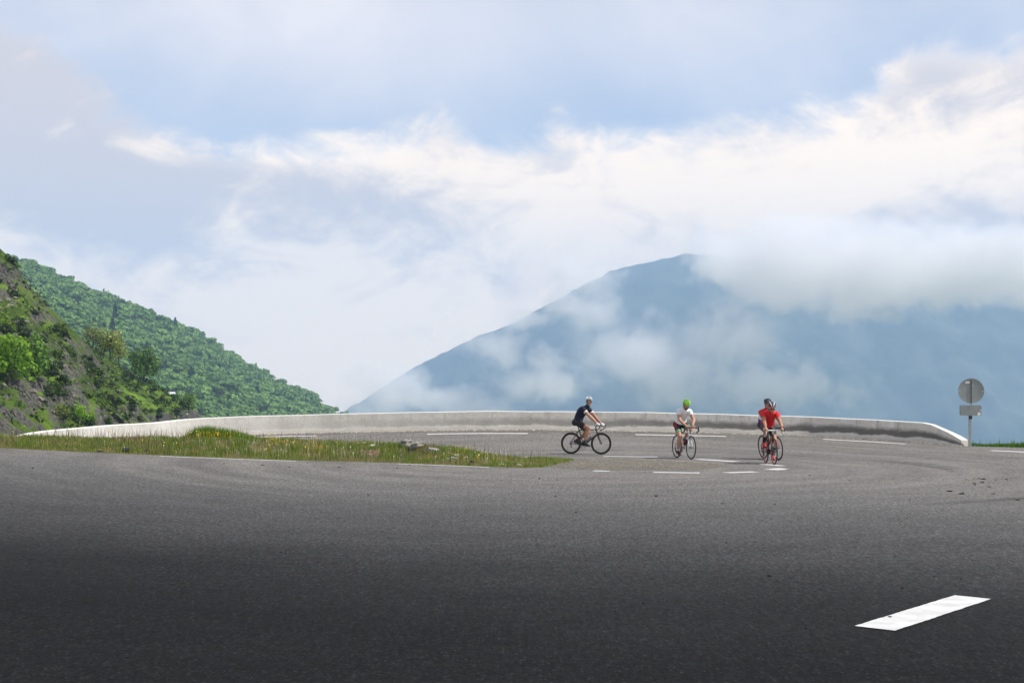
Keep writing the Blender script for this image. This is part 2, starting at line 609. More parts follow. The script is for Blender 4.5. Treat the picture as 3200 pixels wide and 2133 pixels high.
# ------------------------------------------------------------------ asphalt
def asphalt_mat():
    m, t, out = new_mat('asphalt')
    co = t.new('ShaderNodeTexCoord').outputs['Object']
    x, y, z = t.sep(co)
    flat = t.comb(x, y, 0.0)
    # vignette painted into the base colour: darkens towards the camera, earlier on the left
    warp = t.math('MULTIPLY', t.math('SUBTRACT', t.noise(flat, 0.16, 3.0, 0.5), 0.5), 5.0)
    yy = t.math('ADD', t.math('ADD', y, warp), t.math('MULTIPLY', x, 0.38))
    vignette_f = t.ramp(yy, 9.0, 29.0, smooth=False)
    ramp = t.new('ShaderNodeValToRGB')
    t.link(vignette_f, ramp.inputs[0])
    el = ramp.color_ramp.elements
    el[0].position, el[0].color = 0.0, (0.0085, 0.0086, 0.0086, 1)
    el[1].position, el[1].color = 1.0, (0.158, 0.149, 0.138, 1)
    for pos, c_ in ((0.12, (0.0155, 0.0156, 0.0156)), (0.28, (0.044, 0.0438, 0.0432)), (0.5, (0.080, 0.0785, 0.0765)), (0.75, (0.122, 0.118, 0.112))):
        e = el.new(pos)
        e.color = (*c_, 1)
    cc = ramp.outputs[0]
    # wheel-swept arcs round the bend: dust and polish
    px = t.math('SUBTRACT', x, 1.5)
    py = t.math('SUBTRACT', y, 32.0)
    r = t.math('SQRT', t.math('ADD', t.math('MULTIPLY', px, px), t.math('MULTIPLY', py, py)))
    th = t.math('ARCTAN2', py, px)
    arc = t.comb(t.math('MULTIPLY', r, 1.15), t.math('MULTIPLY', th, 1.1), 0.0)
    a1 = t.noise(arc, 1.0, 5.0, 0.62)
    swept = t.ramp(y, 20.0, 31.0, 0.25, 0.8)
    f1 = t.math('ADD', 1.0, t.math('MULTIPLY', swept, t.ramp(a1, 0.3, 0.72, -0.24, 0.22)))
    cc = t.mix(1.0, cc, t.comb(f1, f1, f1), 'MULTIPLY')
    dust = t.math('MULTIPLY', t.ramp(t.noise(t.mapping(arc, loc=(3.3, 8.1, 0)), 0.45, 4.0, 0.6), 0.48, 0.72), t.ramp(y, 17.0, 33.0))
    cc = t.mix(t.math('MULTIPLY', dust, 0.38), cc, (0.22, 0.20, 0.17))
    # rubber lines left by tyres
    skid = None
    for rad, wdt, t0, t1 in ((6.9, 0.10, 0.2, 2.6), (7.25, 0.07, 0.5, 2.3), (9.05, 0.12, -0.35, 1.9), (9.5, 0.06, -0.2, 1.2), (12.4, 0.16, -1.25, -0.35), (13.1, 0.10, -1.1, -0.45), (15.6, 0.14, -1.3, -0.75)):
        wob = t.math('MULTIPLY', t.math('SUBTRACT', t.noise(arc, 1.7, 2.0), 0.5), 0.5)
        d = t.math('ABSOLUTE', t.math('SUBTRACT', t.math('ADD', r, wob), rad))
        k = t.math('MULTIPLY', t.ramp(d, wdt * 0.3, wdt * 1.6, 1.0, 0.0), t.math('MULTIPLY', t.ramp(th, t0, t0 + 0.3), t.ramp(th, t1 - 0.3, t1, 1.0, 0.0)))
        skid = k if skid is None else t.math('MAXIMUM', skid, k)
    skid = t.math('MULTIPLY', skid, t.ramp(t.noise(flat, 3.0, 4.0, 0.7), 0.3, 0.65, 0.2, 0.7))
    cc = t.mix(skid, cc, (0.03, 0.03, 0.032))
    # patches, then the aggregate itself
    p1 = t.ramp(t.noise(flat, 0.9, 5.0, 0.65), 0.25, 0.75, 0.9, 1.1)
    ga = t.noise(t.mapping(flat, scale=(26.0, 7.0, 1.0)), 1.0, 2.0, 0.7)
    gb = t.noise(t.mapping(flat, loc=(4, 9, 0), scale=(11.0, 2.6, 1.0)), 1.0, 2.0, 0.7)
    p1 = t.math('MULTIPLY', p1, t.math('MULTIPLY', t.ramp(ga, 0.3, 0.7, 0.66, 1.34), t.ramp(gb, 0.3, 0.7, 0.88, 1.12)))
    cc = t.mix(1.0, cc, t.comb(p1, p1, p1), 'MULTIPLY')
    g1 = t.noise(flat, 48.0, 2.0, 0.7)
    g3 = t.noise(flat, 7.0, 3.0, 0.7)
    g2 = t.noise(flat, 22.0, 3.0, 0.7)
    f = t.math('MULTIPLY', t.ramp(g1, 0.28, 0.72, 0.45, 1.55), t.math('MULTIPLY', t.ramp(g2, 0.3, 0.7, 0.7, 1.3), t.ramp(g3, 0.3, 0.7, 0.86, 1.14)))
    cc = t.mix(1.0, cc, t.comb(f, f, f), 'MULTIPLY')
    vor = t.new('ShaderNodeTexVoronoi')
    t.link(flat, vor.inputs['Vector'])
    vor.inputs['Scale'].default_value = 34.0
    vc = t.sep(vor.outputs['Color'])
    chip = t.math('MULTIPLY', t.ramp(vc[0], 0.80, 0.9), t.ramp(vor.outputs['Distance'], 0.25, 0.45, 1.0, 0.0))
    cc = t.mix(t.math('MULTIPLY', chip, 0.85), cc, t.mix(0.5, (0.05, 0.05, 0.049), t.mix(1.0, cc, (3.0, 3.0, 3.0), 'MULTIPLY')))
    pit = t.math('MULTIPLY', t.ramp(vc[1], 0.9, 0.95), t.ramp(vor.outputs['Distance'], 0.3, 0.5, 1.0, 0.0))
    cc = t.mix(t.math('MULTIPLY', pit, 0.8), cc, (0.006, 0.006, 0.007))
    nrm = bump(t, t.math('ADD', g1, t.math('MULTIPLY', g2, 0.6)), 0.45, 0.008)
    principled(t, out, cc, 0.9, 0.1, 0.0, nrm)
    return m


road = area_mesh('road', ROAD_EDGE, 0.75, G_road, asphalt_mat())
tag(road, 'grey asphalt road sweeping round a wide hairpin bend', 'road', kind='structure')


def paint_mat():
    m, t, out = new_mat('road_paint')
    co = t.new('ShaderNodeTexCoord').outputs['Object']
    n = t.noise(co, 28.0, 5.0, 0.75)
    n2 = t.noise(co, 4.0, 4.0, 0.6)
    cc = t.mix(t.ramp(n2, 0.3, 0.75), (0.64, 0.64, 0.62), (0.50, 0.495, 0.475))
    cc = t.mix(t.ramp(n, 0.57, 0.72, 0.0, 0.75), cc, (0.16, 0.16, 0.16))
    principled(t, out, cc, 0.65, 0.3, 0.0, bump(t, n, 0.25, 0.004))
    return m


PAINT = paint_mat()


def dash(name, pts2, width, parent=road, ragged=0.003):
    """a painted strip following a ground polyline, edges slightly ragged like paint on chippings"""
    P = [np.array(p, float) for p in pts2]
    seg = [0]
    for a, b in zip(P, P[1:]):
        seg.append(seg[-1] + np.linalg.norm(b - a))
    L = seg[-1]
    n = max(4, int(L / 0.06))
    V, Fc = [], []
    for i in range(n + 1):
        s = L * i / n
        k = max(j for j in range(len(P) - 1) if seg[j] <= s + 1e-9)
        t_ = (s - seg[k]) / (seg[k + 1] - seg[k])
        c_ = P[k] * (1 - t_) + P[k + 1] * t_
        d = (P[k + 1] - P[k]) / np.linalg.norm(P[k + 1] - P[k])
        nrm = np.array([-d[1], d[0]])
        for q, sd in enumerate((-0.5, -0.17, 0.17, 0.5)):
            e = c_ + nrm * (sd * width + (RNG.normal(0, ragged) if q in (0, 3) else 0)) + d * (RNG.normal(0, ragged) if i in (0, n) else 0)
            V.append((e[0], e[1], float(G_road(e[0], e[1])) + 0.007))
    for i in range(n):
        for q in range(3):
            a = i * 4 + q
            Fc.append((a, a + 1, a + 5, a + 4))
    return mesh_obj(name, V, Fc, PAINT, parent)


def gnd2(u, v):
    p = on_ground(u, v)
    return np.array([p.x, p.y])


# foreground dash (corners measured on the photo)
a = (gnd2(2669, 1956) + gnd2(2798, 1974)) / 2
b = (gnd2(2989, 1861) + gnd2(3091, 1873)) / 2
dash('edge_line_dash', [a, b], 0.315)
# dashed line inside the bend
for p, q, w in (((1618, 1428), (1650, 1428), .28), ((1885, 1425.5), (2055, 1427.5), .34), ((2179, 1434.5), (2302, 1442.5), .32), ((2383, 1450.5), (2445, 1455.5), .3),
                ((2269, 1477), (2360, 1474), .33), ((2042, 1475.5), (2186, 1477.5), .33), ((1855, 1471), (1905, 1472), .3)):
    dash('centre_line_dash', [gnd2(*p), gnd2(*q)], w)
dash('centre_line_dash', [gnd2(2408, 1468), gnd2(2428, 1466.6), gnd2(2436, 1464.6), gnd2(2453, 1464)], 0.42)
# dashed edge line in front of the parapet: offset from the wall foot
_wc = np.concatenate([[0], np.cumsum(np.linalg.norm(np.diff(WALL[:, :2], axis=0), axis=1))])


def wall_off(u_target, off):
    uu = U_C + F_PX * WALL[:, 0] / WALL[:, 1]
    i = int(np.argmin(np.abs(uu - u_target)))
    d = WALL[min(i + 1, len(WALL) - 1), :2] - WALL[max(i - 1, 0), :2]
    d = d / np.linalg.norm(d)
    return WALL[i, :2] + off * np.array([d[1], -d[0]])


for u0, u1 in ((455, 640), (769, 982), (1340, 1649), (1974, 2272), (2589, 2836)):
    dash('edge_line_dash', [wall_off(u, 0.75) for u in np.linspace(u0, u1, 6)], 0.165)
dash('edge_line_dash', [gnd2(3095, 1407.5), gnd2(3150, 1409.8), gnd2(3235, 1414)], 0.28)
# solid line along the near side of the grass island
dash('edge_line', [gnd2(500, 1425.5), gnd2(640, 1430.5), gnd2(780, 1436), gnd2(925, 1441.0)], 0.16)
dash('edge_line', [gnd2(1240, 1448.5), gnd2(1340, 1452.5), gnd2(1430, 1456), gnd2(1530, 1460)], 0.15)


# ------------------------------------------------------------------ parapet
def concrete_mat():
    m, t, out = new_mat('weathered_concrete')
    uv = t.new('ShaderNodeUVMap').outputs[0]
    s, h, _ = t.sep(uv)
    co = t.new('ShaderNodeTexCoord').outputs['Object']
    base = t.mix(t.ramp(t.noise(co, 1.3, 5.0, 0.65), 0.3, 0.7), (0.58, 0.56, 0.505), (0.71, 0.69, 0.635))
    fine = t.ramp(t.noise(co, 22.0, 4.0, 0.7), 0.3, 0.7, 0.9, 1.08)
    base = t.mix(1.0, base, t.comb(fine, fine, fine), 'MULTIPLY')
    # run-off streaks below the coping
    st = t.noise(t.comb(t.math('MULTIPLY', s, 5.0), t.math('MULTIPLY', h, 0.8), 0.0), 1.0, 4.0, 0.7)
    reach = t.ramp(h, 0.12, 0.62, 0.0, 1.0)
    base = t.mix(t.math('MULTIPLY', t.ramp(st, 0.5, 0.68), t.math('MULTIPLY', reach, t.ramp(s, 14.0, 32.0, 0.18, 0.5))), base, (0.16, 0.155, 0.14))
    base = t.mix(t.math('MULTIPLY', t.ramp(st, 0.46, 0.34), t.math('MULTIPLY', reach, 0.5)), base, (0.62, 0.61, 0.56))
    # a damp dark band above the splash zone, stronger towards the right-hand end, with an uneven upper edge
    wob = t.math('MULTIPLY', t.math('SUBTRACT', t.noise(t.comb(t.math('MULTIPLY', s, 0.9), t.math('MULTIPLY', h, 1.5), 3.0), 1.0, 5.0, 0.65), 0.5), 0.42)
    hh = t.math('ADD', h, wob)
    band = t.math('MULTIPLY', t.ramp(hh, 0.12, 0.2), t.ramp(hh, 0.3, 0.5, 1.0, 0.0))
    band = t.math('MULTIPLY', band, t.ramp(s, 14.0, 36.0, 0.12, 0.9))
    base = t.mix(band, base, (0.10, 0.10, 0.092))
    foot = t.ramp(hh, 0.05, 0.16, 0.45, 0.0)
    base = t.mix(foot, base, (0.46, 0.43, 0.37))
    # shutter-board joints
    fr = t.math('FRACT', t.math('DIVIDE', s, 4.0))
    jt = t.ramp(t.math('ABSOLUTE', t.math('SUBTRACT', fr, 0.5)), 0.0, 0.003, 0.25, 0.0)
    base = t.mix(jt, base, (0.12, 0.115, 0.1))
    # top face painted paler: its sunlit brightness is put into the colour
    base = t.mix(t.ramp(h, 0.655, 0.675), base, t.mix(t.noise(co, 3.0, 4.0), (0.66, 0.65, 0.61), (0.80, 0.79, 0.76)))
    nrm = bump(t, t.math('ADD', t.noise(co, 9.0, 5.0, 0.7), t.math('MULTIPLY', jt, -0.6)), 0.35, 0.03)
    principled(t, out, base, 0.9, 0.2, 0.0, nrm)
    return m


def build_parapet():
    prof = [(-0.0, 0.0), (0.0, 0.02), (0.02, 0.16), (0.03, 0.40), (0.035, WALL_H - 0.02), (0.05, WALL_H), (0.20, WALL_H + 0.006), (0.36, WALL_H), (0.375, WALL_H - 0.02), (0.40, 0.0), (0.42, -1.2)]
    prof = [(-0.0, -0.5)] + prof
    total = _wc[-1]
    V, Fc, UV = [], [], []
    m = len(prof)
    n = len(WALL)
    for i in range(n):
        d = WALL[min(i + 1, n - 1), :2] - WALL[max(i - 1, 0), :2]
        d = d / np.linalg.norm(d)
        out_n = np.array([-d[1], d[0]])
        left = total - _wc[i]
        # the right-hand end ramps down to the road over its last metre and a half
        hs = 1.0 if left > 1.2 else 0.30 + 0.70 * (left / 1.2)
        wv = 0.006 * math.sin(_wc[i] * 0.7) + 0.004 * math.sin(_wc[i] * 2.3)
        for (o_, h_) in prof:
            hh = h_ * hs if h_ > 0 else h_
            p = WALL[i, :2] + out_n * o_
            V.append((p[0], p[1], WALL[i, 2] + hh + (wv if h_ > 0.3 else 0)))
            UV.append((_wc[i], h_ + (0.012 if h_ >= WALL_H - 0.005 else 0)))
    for i in range(n - 1):
        for j in range(m - 1):
            Fc.append((i * m + j, (i + 1) * m + j, (i + 1) * m + j + 1, i * m + j + 1))
    Fc.append(tuple((n - 1) * m + j for j in range(m)))
    Fc.append(tuple(reversed(range(m))))
    ob = mesh_obj('parapet_wall', V, Fc, concrete_mat(), smooth=False)
    uvl = ob.data.uv_layers.new(name='UVMap')
    for lp in ob.data.loops:
        uvl.data[lp.index].uv = UV[lp.vertex_index]
    bm = bmesh.new()
    bm.from_mesh(ob.data)
    bmesh.ops.recalc_face_normals(bm, faces=bm.faces)
    bm.to_mesh(ob.data)
    bm.free()
    return tag(ob, 'low weathered concrete parapet curving round the outside of the bend', 'wall', kind='thing')


build_parapet()


# ------------------------------------------------------------------ grass materials (per-blade colour attribute)
def blade_mat(name):
    m, t, out = new_mat(name)
    at = t.new('ShaderNodeAttribute', attribute_name='tint')
    p = principled(t, out, at.outputs['Color'], 0.6, 0.25)
    tr = t.new('ShaderNodeBsdfTranslucent')
    t.link(at.outputs['Color'], tr.inputs[0])
    mx = t.new('ShaderNodeMixShader')
    mx.inputs[0].default_value = 0.35
    t.link(p.outputs[0], mx.inputs[1])
    t.link(tr.outputs[0], mx.inputs[2])
    t.link(mx.outputs[0], out.inputs['Surface'])
    return m


BLADE = blade_mat('grass_blade')


def blades(name, P, h, w, tint, lean=0.35, parent=None):
    """one mesh of bent blades; P (n,3) roots, h, w (n,), tint (n,3)"""
    n = len(P)
    az = RNG.uniform(0, 2 * math.pi, n)
    la = RNG.uniform(0, 2 * math.pi, n)
    ln = np.abs(RNG.normal(0, lean, n)) * h
    dx, dy = np.cos(az) * w / 2, np.sin(az) * w / 2
    lx, ly = np.cos(la) * ln, np.sin(la) * ln
    V = np.zeros((n, 5, 3), np.float32)
    V[:, 0] = P + np.stack([-dx, -dy, 0 * h], 1)
    V[:, 1] = P + np.stack([dx, dy, 0 * h], 1)
    V[:, 2] = P + np.stack([-dx * 0.8 + lx * 0.35, -dy * 0.8 + ly * 0.35, h * 0.58], 1)
    V[:, 3] = P + np.stack([dx * 0.8 + lx * 0.35, dy * 0.8 + ly * 0.35, h * 0.58], 1)
    V[:, 4] = P + np.stack([lx, ly, h * 0.97], 1)
    b = (np.arange(n) * 5)[:, None]
    Fc = np.concatenate([b + np.array([[0, 1, 3]]), b + np.array([[0, 3, 2]]), b + np.array([[2, 3, 4]])], 1).reshape(-1, 3)
    o = np_mesh(name, V.reshape(-1, 3), Fc, BLADE, parent)
    at = o.data.color_attributes.new('tint', 'FLOAT_COLOR', 'POINT')
    cc = np.ones((n, 5, 4), np.float32)
    cc[:, :, :3] = tint[:, None, :]
    at.data.foreach_set('color', cc.ravel())
    return o


def turf_mat():
    m, t, out = new_mat('turf')
    co = t.new('ShaderNodeTexCoord').outputs['Object']
    n = t.noise(co, 1.1, 5.0, 0.65)
    n2 = t.noise(co, 14.0, 4.0, 0.7)
    cc = t.mix(t.ramp(n, 0.35, 0.65), (0.075, 0.09, 0.025), (0.14, 0.12, 0.05))
    cc = t.mix(t.ramp(n2, 0.5, 0.75), cc, (0.035, 0.03, 0.018))
    principled(t, out, cc, 0.95, 0.1, 0.0, bump(t, n2, 0.6, 0.05))
    return m


TURF = turf_mat()

# ------------------------------------------------------------------ grass island between the two legs of the bend
ISLAND = [tuple(gnd2(u, v)) for u, v in ((-400, 1381), (-150, 1392), (0, 1400), (250, 1412), (500, 1423), (720, 1432), (920, 1438.5), (1100, 1442.5), (1230, 1446), (1380, 1452.5), (1500, 1458), (1620, 1462), (1700, 1461))]
ISLAND += [(1.2, 32.8), (1.75, 34.6), (1.9, 36.0), (1.2, 36.5), (-0.3, 36.6), (-2.6, 37.4), (-5.0, 38.3), (-8.5, 39.0), (-11.5, 38.6), (-13.3, 37.4), (-15.6, 34.6), (-19, 33.0), (-24, 32.4)]


def island_rise(X, Y):
    d = edge_dist(ISLAND, np.stack([np.ravel(X), np.ravel(Y)], 1)).reshape(np.shape(X))
    along = 1 - sstep(-2.9, 0.9, X)
    hump = 0.40 * along + 0.03
    hump = hump * (0.72 + 0.28 * sstep(-10.5, -7.5, X))
    hump = hump + 0.07 * np.exp(-((X + 2.1) ** 2 / 0.8 + (Y - 36) ** 2 / 1.5))
    return sstep(0, 2.4, d) * (hump + 0.10 * (fbm(X / 1.3, Y / 1.3, 5, 4) - 0.5) * sstep(0, 0.8, d)) + 0.02 * sstep(0, 0.3, d) - 0.012


def H_island(X, Y):
    return G_road(X, Y) + island_rise(X, Y)


isl = area_mesh('grass_island', ISLAND, 0.28, H_island, TURF, 0.08)
tag(isl, 'low mound of rough grass inside the bend', 'grass bank', kind='structure')

pts = RNG.uniform((-16.5, 30.5), (2.2, 39.5), (150000, 2))
ins = inside(np.array(ISLAND), pts)
pts = pts[ins]
ed = edge_dist(ISLAND, pts)
pts = pts[RNG.uniform(0, 1, len(pts)) < 0.25 + 0.75 * sstep(0, 0.35, ed)]
patch = fbm(pts[:, 0] / 1.1, pts[:, 1] / 1.1, 41, 4)
patch2 = fbm(pts[:, 0] / 0.45, pts[:, 1] / 0.45, 77, 3)
ed = edge_dist(ISLAND, pts)
keep = ~((patch2 > 0.66) & (RNG.uniform(0, 1, len(pts)) < 0.7))
pts, patch, patch2, ed = pts[keep], patch[keep], patch2[keep], ed[keep]
n = len(pts)
hgt = (0.06 + 0.135 * patch) * RNG.uniform(0.55, 1.3, n) * (0.55 + 0.45 * sstep(0, 0.6, ed)) * (1.0 - 0.35 * sstep(-1.5, 1.5, pts[:, 0]))
P3 = np.column_stack([pts, H_island(pts[:, 0], pts[:, 1]) - 0.01])
g_green = np.array([0.145, 0.215, 0.028])
g_dry = np.array([0.31, 0.26, 0.12])
g_red = np.array([0.20, 0.13, 0.07])
mixd = np.clip(sstep(0.40, 0.66, patch2) * 0.75 + RNG.normal(0, 0.18, n), 0, 1)[:, None]
tint = g_green * (1 - mixd) + g_dry * mixd
redm = np.clip(sstep(0.55, 0.7, fbm(pts[:, 0] / 2.2 + 9, pts[:, 1] / 2.2, 55, 3)) * 0.6 + RNG.normal(0, 0.1, n), 0, 1)[:, None]
tint = tint * (1 - redm) + g_red * redm
tint = tint * RNG.uniform(0.75, 1.65, (n, 1))
o = blades('grass', P3, hgt, RNG.uniform(0.008, 0.017, n), tint.astype(np.float32))
tag(o, 'rough green and straw-coloured grass on the island', 'grass', kind='stuff')

# tall seed stalks standing against the wall on the left
sp = RNG.uniform((-15.5, 31.6), (1.0, 37.5), (5200, 2))
sp = sp[inside(np.array(ISLAND), sp)]
sp = sp[(RNG.uniform(0, 1, len(sp)) < np.where(sp[:, 0] < -8.2, 0.55, 0.10))]
n = len(sp)
P3 = np.column_stack([sp, H_island(sp[:, 0], sp[:, 1])])
o = blades('seed_stalks', P3, RNG.uniform(0.24, 0.46, n), RNG.uniform(0.007, 0.013, n), (np.array([0.16, 0.15, 0.07]) * RNG.uniform(0.4, 1.3, (n, 1))).astype(np.float32), 0.22)
tag(o, 'thin tall seeding grass stalks on the left of the island', 'grass', kind='stuff')


def flowers(name, label, P, size, color):
    """small five-petal discs on thin stalks, one mesh"""
    n = len(P)
    ang = np.linspace(0, 2 * math.pi, 6)[:-1]
    V, Fc = [], []
    for p, s in zip(P, size):
        b = len(V)
        tilt = RNG.normal(0, 0.5, 2) + np.array([0.25, -0.45])
        V.append((p[0], p[1], p[2] - 0.15 * s))
        for a_ in ang + RNG.uniform(0, 1):
            ca, sa = math.cos(a_) * s, math.sin(a_) * s
            V.append((p[0] + ca, p[1] + sa, p[2] - tilt[0] * ca - tilt[1] * sa + 0.3 * s))
        for i in range(5):
            Fc.append((b, b + 1 + i, b + 1 + (i + 1) % 5))
        V += [(p[0] - 0.003, p[1], p[2]), (p[0] + 0.003, p[1], p[2]), (p[0], p[1], p[2] - 0.2)]
        Fc.append((b + 6, b + 7, b + 8))
    o = np_mesh(name, V, Fc, simple_mat(name + '_petal', color, 0.6, 0.2))
    return tag(o, label, 'flowers', kind='stuff')


def flower_pts(n, lo, hi, centres=None, spread=0.35):
    if centres is None:
        q = RNG.uniform(lo, hi, (n, 2))
    else:
        q = np.concatenate([RNG.normal(c_[:2], (spread, spread * 0.8), (int(c_[2]), 2)) for c_ in centres])
    q = q[inside(np.array(ISLAND), q)]
    return np.column_stack([q, H_island(q[:, 0], q[:, 1]) + RNG.uniform(0.12, 0.26, len(q))])


cl = [(*gnd2(u, v), k) for u, v, k in ((660, 1421, 36), (880, 1430, 26), (470, 1412, 16), (400, 1404, 14), (1530, 1452, 12), (1440, 1444, 14), (10, 1393, 14), (600, 1416, 8))]
cl += [(-8.4, 34.8, 55), (-7.6, 35.2, 25), (-5.2, 34.3, 22)]
P3 = np.concatenate([flower_pts(0, 0, 0, cl, 0.28), flower_pts(80, (-14, 31.5), (0.6, 36.5))])
flowers('yellow_flowers', 'yellow meadow flowers dotted through the island grass', P3, RNG.uniform(0.007, 0.0135, len(P3)), (0.75, 0.50, 0.03))
P3 = np.concatenate([flower_pts(330, (-11, 32), (0.3, 37)), flower_pts(0, 0, 0, [(-6.6, 33.6, 60), (-4.2, 33.8, 40)], 0.8)])
flowers('white_flowers', 'tiny white clover heads dotted through the island grass', P3, RNG.uniform(0.006, 0.011, len(P3)), (0.62, 0.60, 0.48))
P3 = flower_pts(0, 0, 0, [(-3.75, 34.2, 46)], 0.22)
flowers('pink_flowers', 'patch of pale pink flowers in the island grass', P3, RNG.uniform(0.007, 0.012, len(P3)), (0.55, 0.26, 0.30))

# bright tuft of tall green grass on top of the mound
tc = np.array([(635 - U_C) / F_PX * 35.5, 35.5])
tp = np.concatenate([RNG.normal(tc, (0.24, 0.22), (2400, 2)), RNG.normal(tc + (0.75, 0.1), (0.33, 0.25), (1500, 2)), RNG.normal(tc + (1.35, 0.2), (0.2, 0.2), (500, 2))])
d = np.abs(tp[:, 0] - tc[0])
P3 = np.column_stack([tp, H_island(tp[:, 0], tp[:, 1])])
hh = (0.33 * np.exp(-(d / 0.55) ** 2) + 0.24 * np.exp(-((tp[:, 0] - tc[0] - 0.8) / 0.55) ** 2) + 0.08) * RNG.uniform(0.5, 1.1, len(tp))
o = blades('grass_tuft', P3, hh, RNG.uniform(0.008, 0.015, len(tp)), (np.array([0.13, 0.235, 0.02]) * RNG.uniform(0.6, 1.35, (len(tp), 1))).astype(np.float32), 0.3)
tag(o, 'bright green tuft of tall grass on top of the island mound', 'grass tuft')

# ------------------------------------------------------------------ gravel at the tip of the island
GRAVEL = [tuple(gnd2(u, v)) for u, v in ((1720, 1458), (1760, 1463), (1860, 1467), (1990, 1468), (2100, 1468.5), (2200, 1463.5), (2262, 1457), (2268, 1453), (2225, 1447), (2120, 1440.5), (2000, 1435), (1880, 1432), (1800, 1434), (1760, 1443))]


def gravel_rise(X, Y):
    d = edge_dist(GRAVEL, np.stack([np.ravel(X), np.ravel(Y)], 1)).reshape(np.shape(X))
    return 0.035 * sstep(0, 0.9, d) + 0.02 * (fbm(X * 3, Y * 3, 8, 3) - 0.4) * sstep(0, 0.3, d) + 0.003


def gravel_mat():
    m, t, out = new_mat('gravel')
    co = t.new('ShaderNodeTexCoord').outputs['Object']
    n = t.noise(co, 1.3, 4.0, 0.6)
    cc = t.mix(t.ramp(n, 0.35, 0.65), (0.17, 0.165, 0.15), (0.235, 0.205, 0.155))
    v = t.new('ShaderNodeTexVoronoi')
    t.link(co, v.inputs['Vector'])
    v.inputs['Scale'].default_value = 60.0
    f = t.ramp(t.sep(v.outputs['Color'])[0], 0.0, 1.0, 0.6, 1.4)
    cc = t.mix(1.0, cc, t.comb(f, f, f), 'MULTIPLY')
    principled(t, out, cc, 0.95, 0.1, 0.0, bump(t, v.outputs['Distance'], 0.8, 0.03))
    return m


grv = area_mesh('gravel_patch', GRAVEL, 0.2, lambda X, Y: G_road(X, Y) + gravel_rise(X, Y), gravel_mat(), 0.05)
tag(grv, 'pale gravel patch at the tip of the grass island', 'gravel', kind='structure')


def pebble_mesh(name, r, seed, mat, flat=0.65, sub=1):
    bm = bmesh.new()
    bmesh.ops.create_icosphere(bm, subdivisions=sub, radius=r)
    rr = random.Random(seed)
    ph = [rr.uniform(0, 6) for _ in range(6)]
    for v in bm.verts:
        c_ = v.co / r
        k = 1 + 0.22 * math.sin(3.1 * c_.x + ph[0]) * math.cos(2.7 * c_.y + ph[1]) + 0.15 * math.sin(5.3 * c_.z + ph[2] + 2 * c_.x) + rr.uniform(-0.10, 0.10)
        v.co = Vector((c_.x * k * 1.15, c_.y * k, c_.z * k * flat)) * r
    me = bpy.data.meshes.new(name)
    bm.to_mesh(me)
    bm.free()
    me.materials.append(mat)
    return me


GRIT = simple_mat('grit_stone', (0.27, 0.25, 0.21), 0.9, 0.2, var=0.35, scale=20)


def scatter_mesh(name, me, P, S):
    """joins many tiny stones into one mesh"""
    n0 = len(me.vertices)
    co = np.zeros(n0 * 3, np.float32)
    me.vertices.foreach_get('co', co)
    co = co.reshape(-1, 3)
    fc = np.array([p.vertices[:] for p in me.polygons])
    V, Fc = [], []
    for i, (p, s) in enumerate(zip(P, S)):
        a_ = RNG.uniform(0, 6.28)
        R = np.array([[math.cos(a_), -math.sin(a_), 0], [math.sin(a_), math.cos(a_), 0], [0, 0, 1]])
        V.append(co @ R.T * s + p)
        Fc.append(fc + i * n0)
    return np_mesh(name, np.concatenate(V), np.concatenate(Fc), me.materials[0])


q = RNG.uniform((0.4, 29.5), (6.0, 36.8), (6500, 2))
q = q[inside(np.array(GRAVEL), q)]
P3 = np.column_stack([q, G_road(q[:, 0], q[:, 1]) + gravel_rise(q[:, 0], q[:, 1]) + 0.006])
o = scatter_mesh('loose_gravel', pebble_mesh('grit', 0.014, 3, GRIT), P3, RNG.uniform(0.4, 1.4, len(P3)))
tag(o, 'loose pale stones strewn over the gravel patch', 'gravel', kind='stuff')
# grit swept against the foot of the parapet and onto the verge
i = RNG.integers(6, len(WALL) - 1, 1500)
off = np.abs(RNG.normal(0, 0.09, 1500)) + 0.01
dd = WALL[np.minimum(i + 1, len(WALL) - 1), :2] - WALL[i - 1, :2]
dd /= np.linalg.norm(dd, axis=1)[:, None]
q = WALL[i, :2] + off[:, None] * np.stack([dd[:, 1], -dd[:, 0]], 1) + dd * RNG.uniform(-0.2, 0.2, (1500, 1))
P3 = np.column_stack([q, G_road(q[:, 0], q[:, 1]) + 0.008])
PALE_GRIT = simple_mat('pale_grit', (0.48, 0.44, 0.37), 0.9, 0.2, var=0.3, scale=20)
o = scatter_mesh('swept_grit', pebble_mesh('grit_pale', 0.022, 4, PALE_GRIT), P3, RNG.uniform(0.4, 1.6, len(P3)))
tag(o, 'pale grit swept along the foot of the concrete parapet', 'grit', kind='stuff')

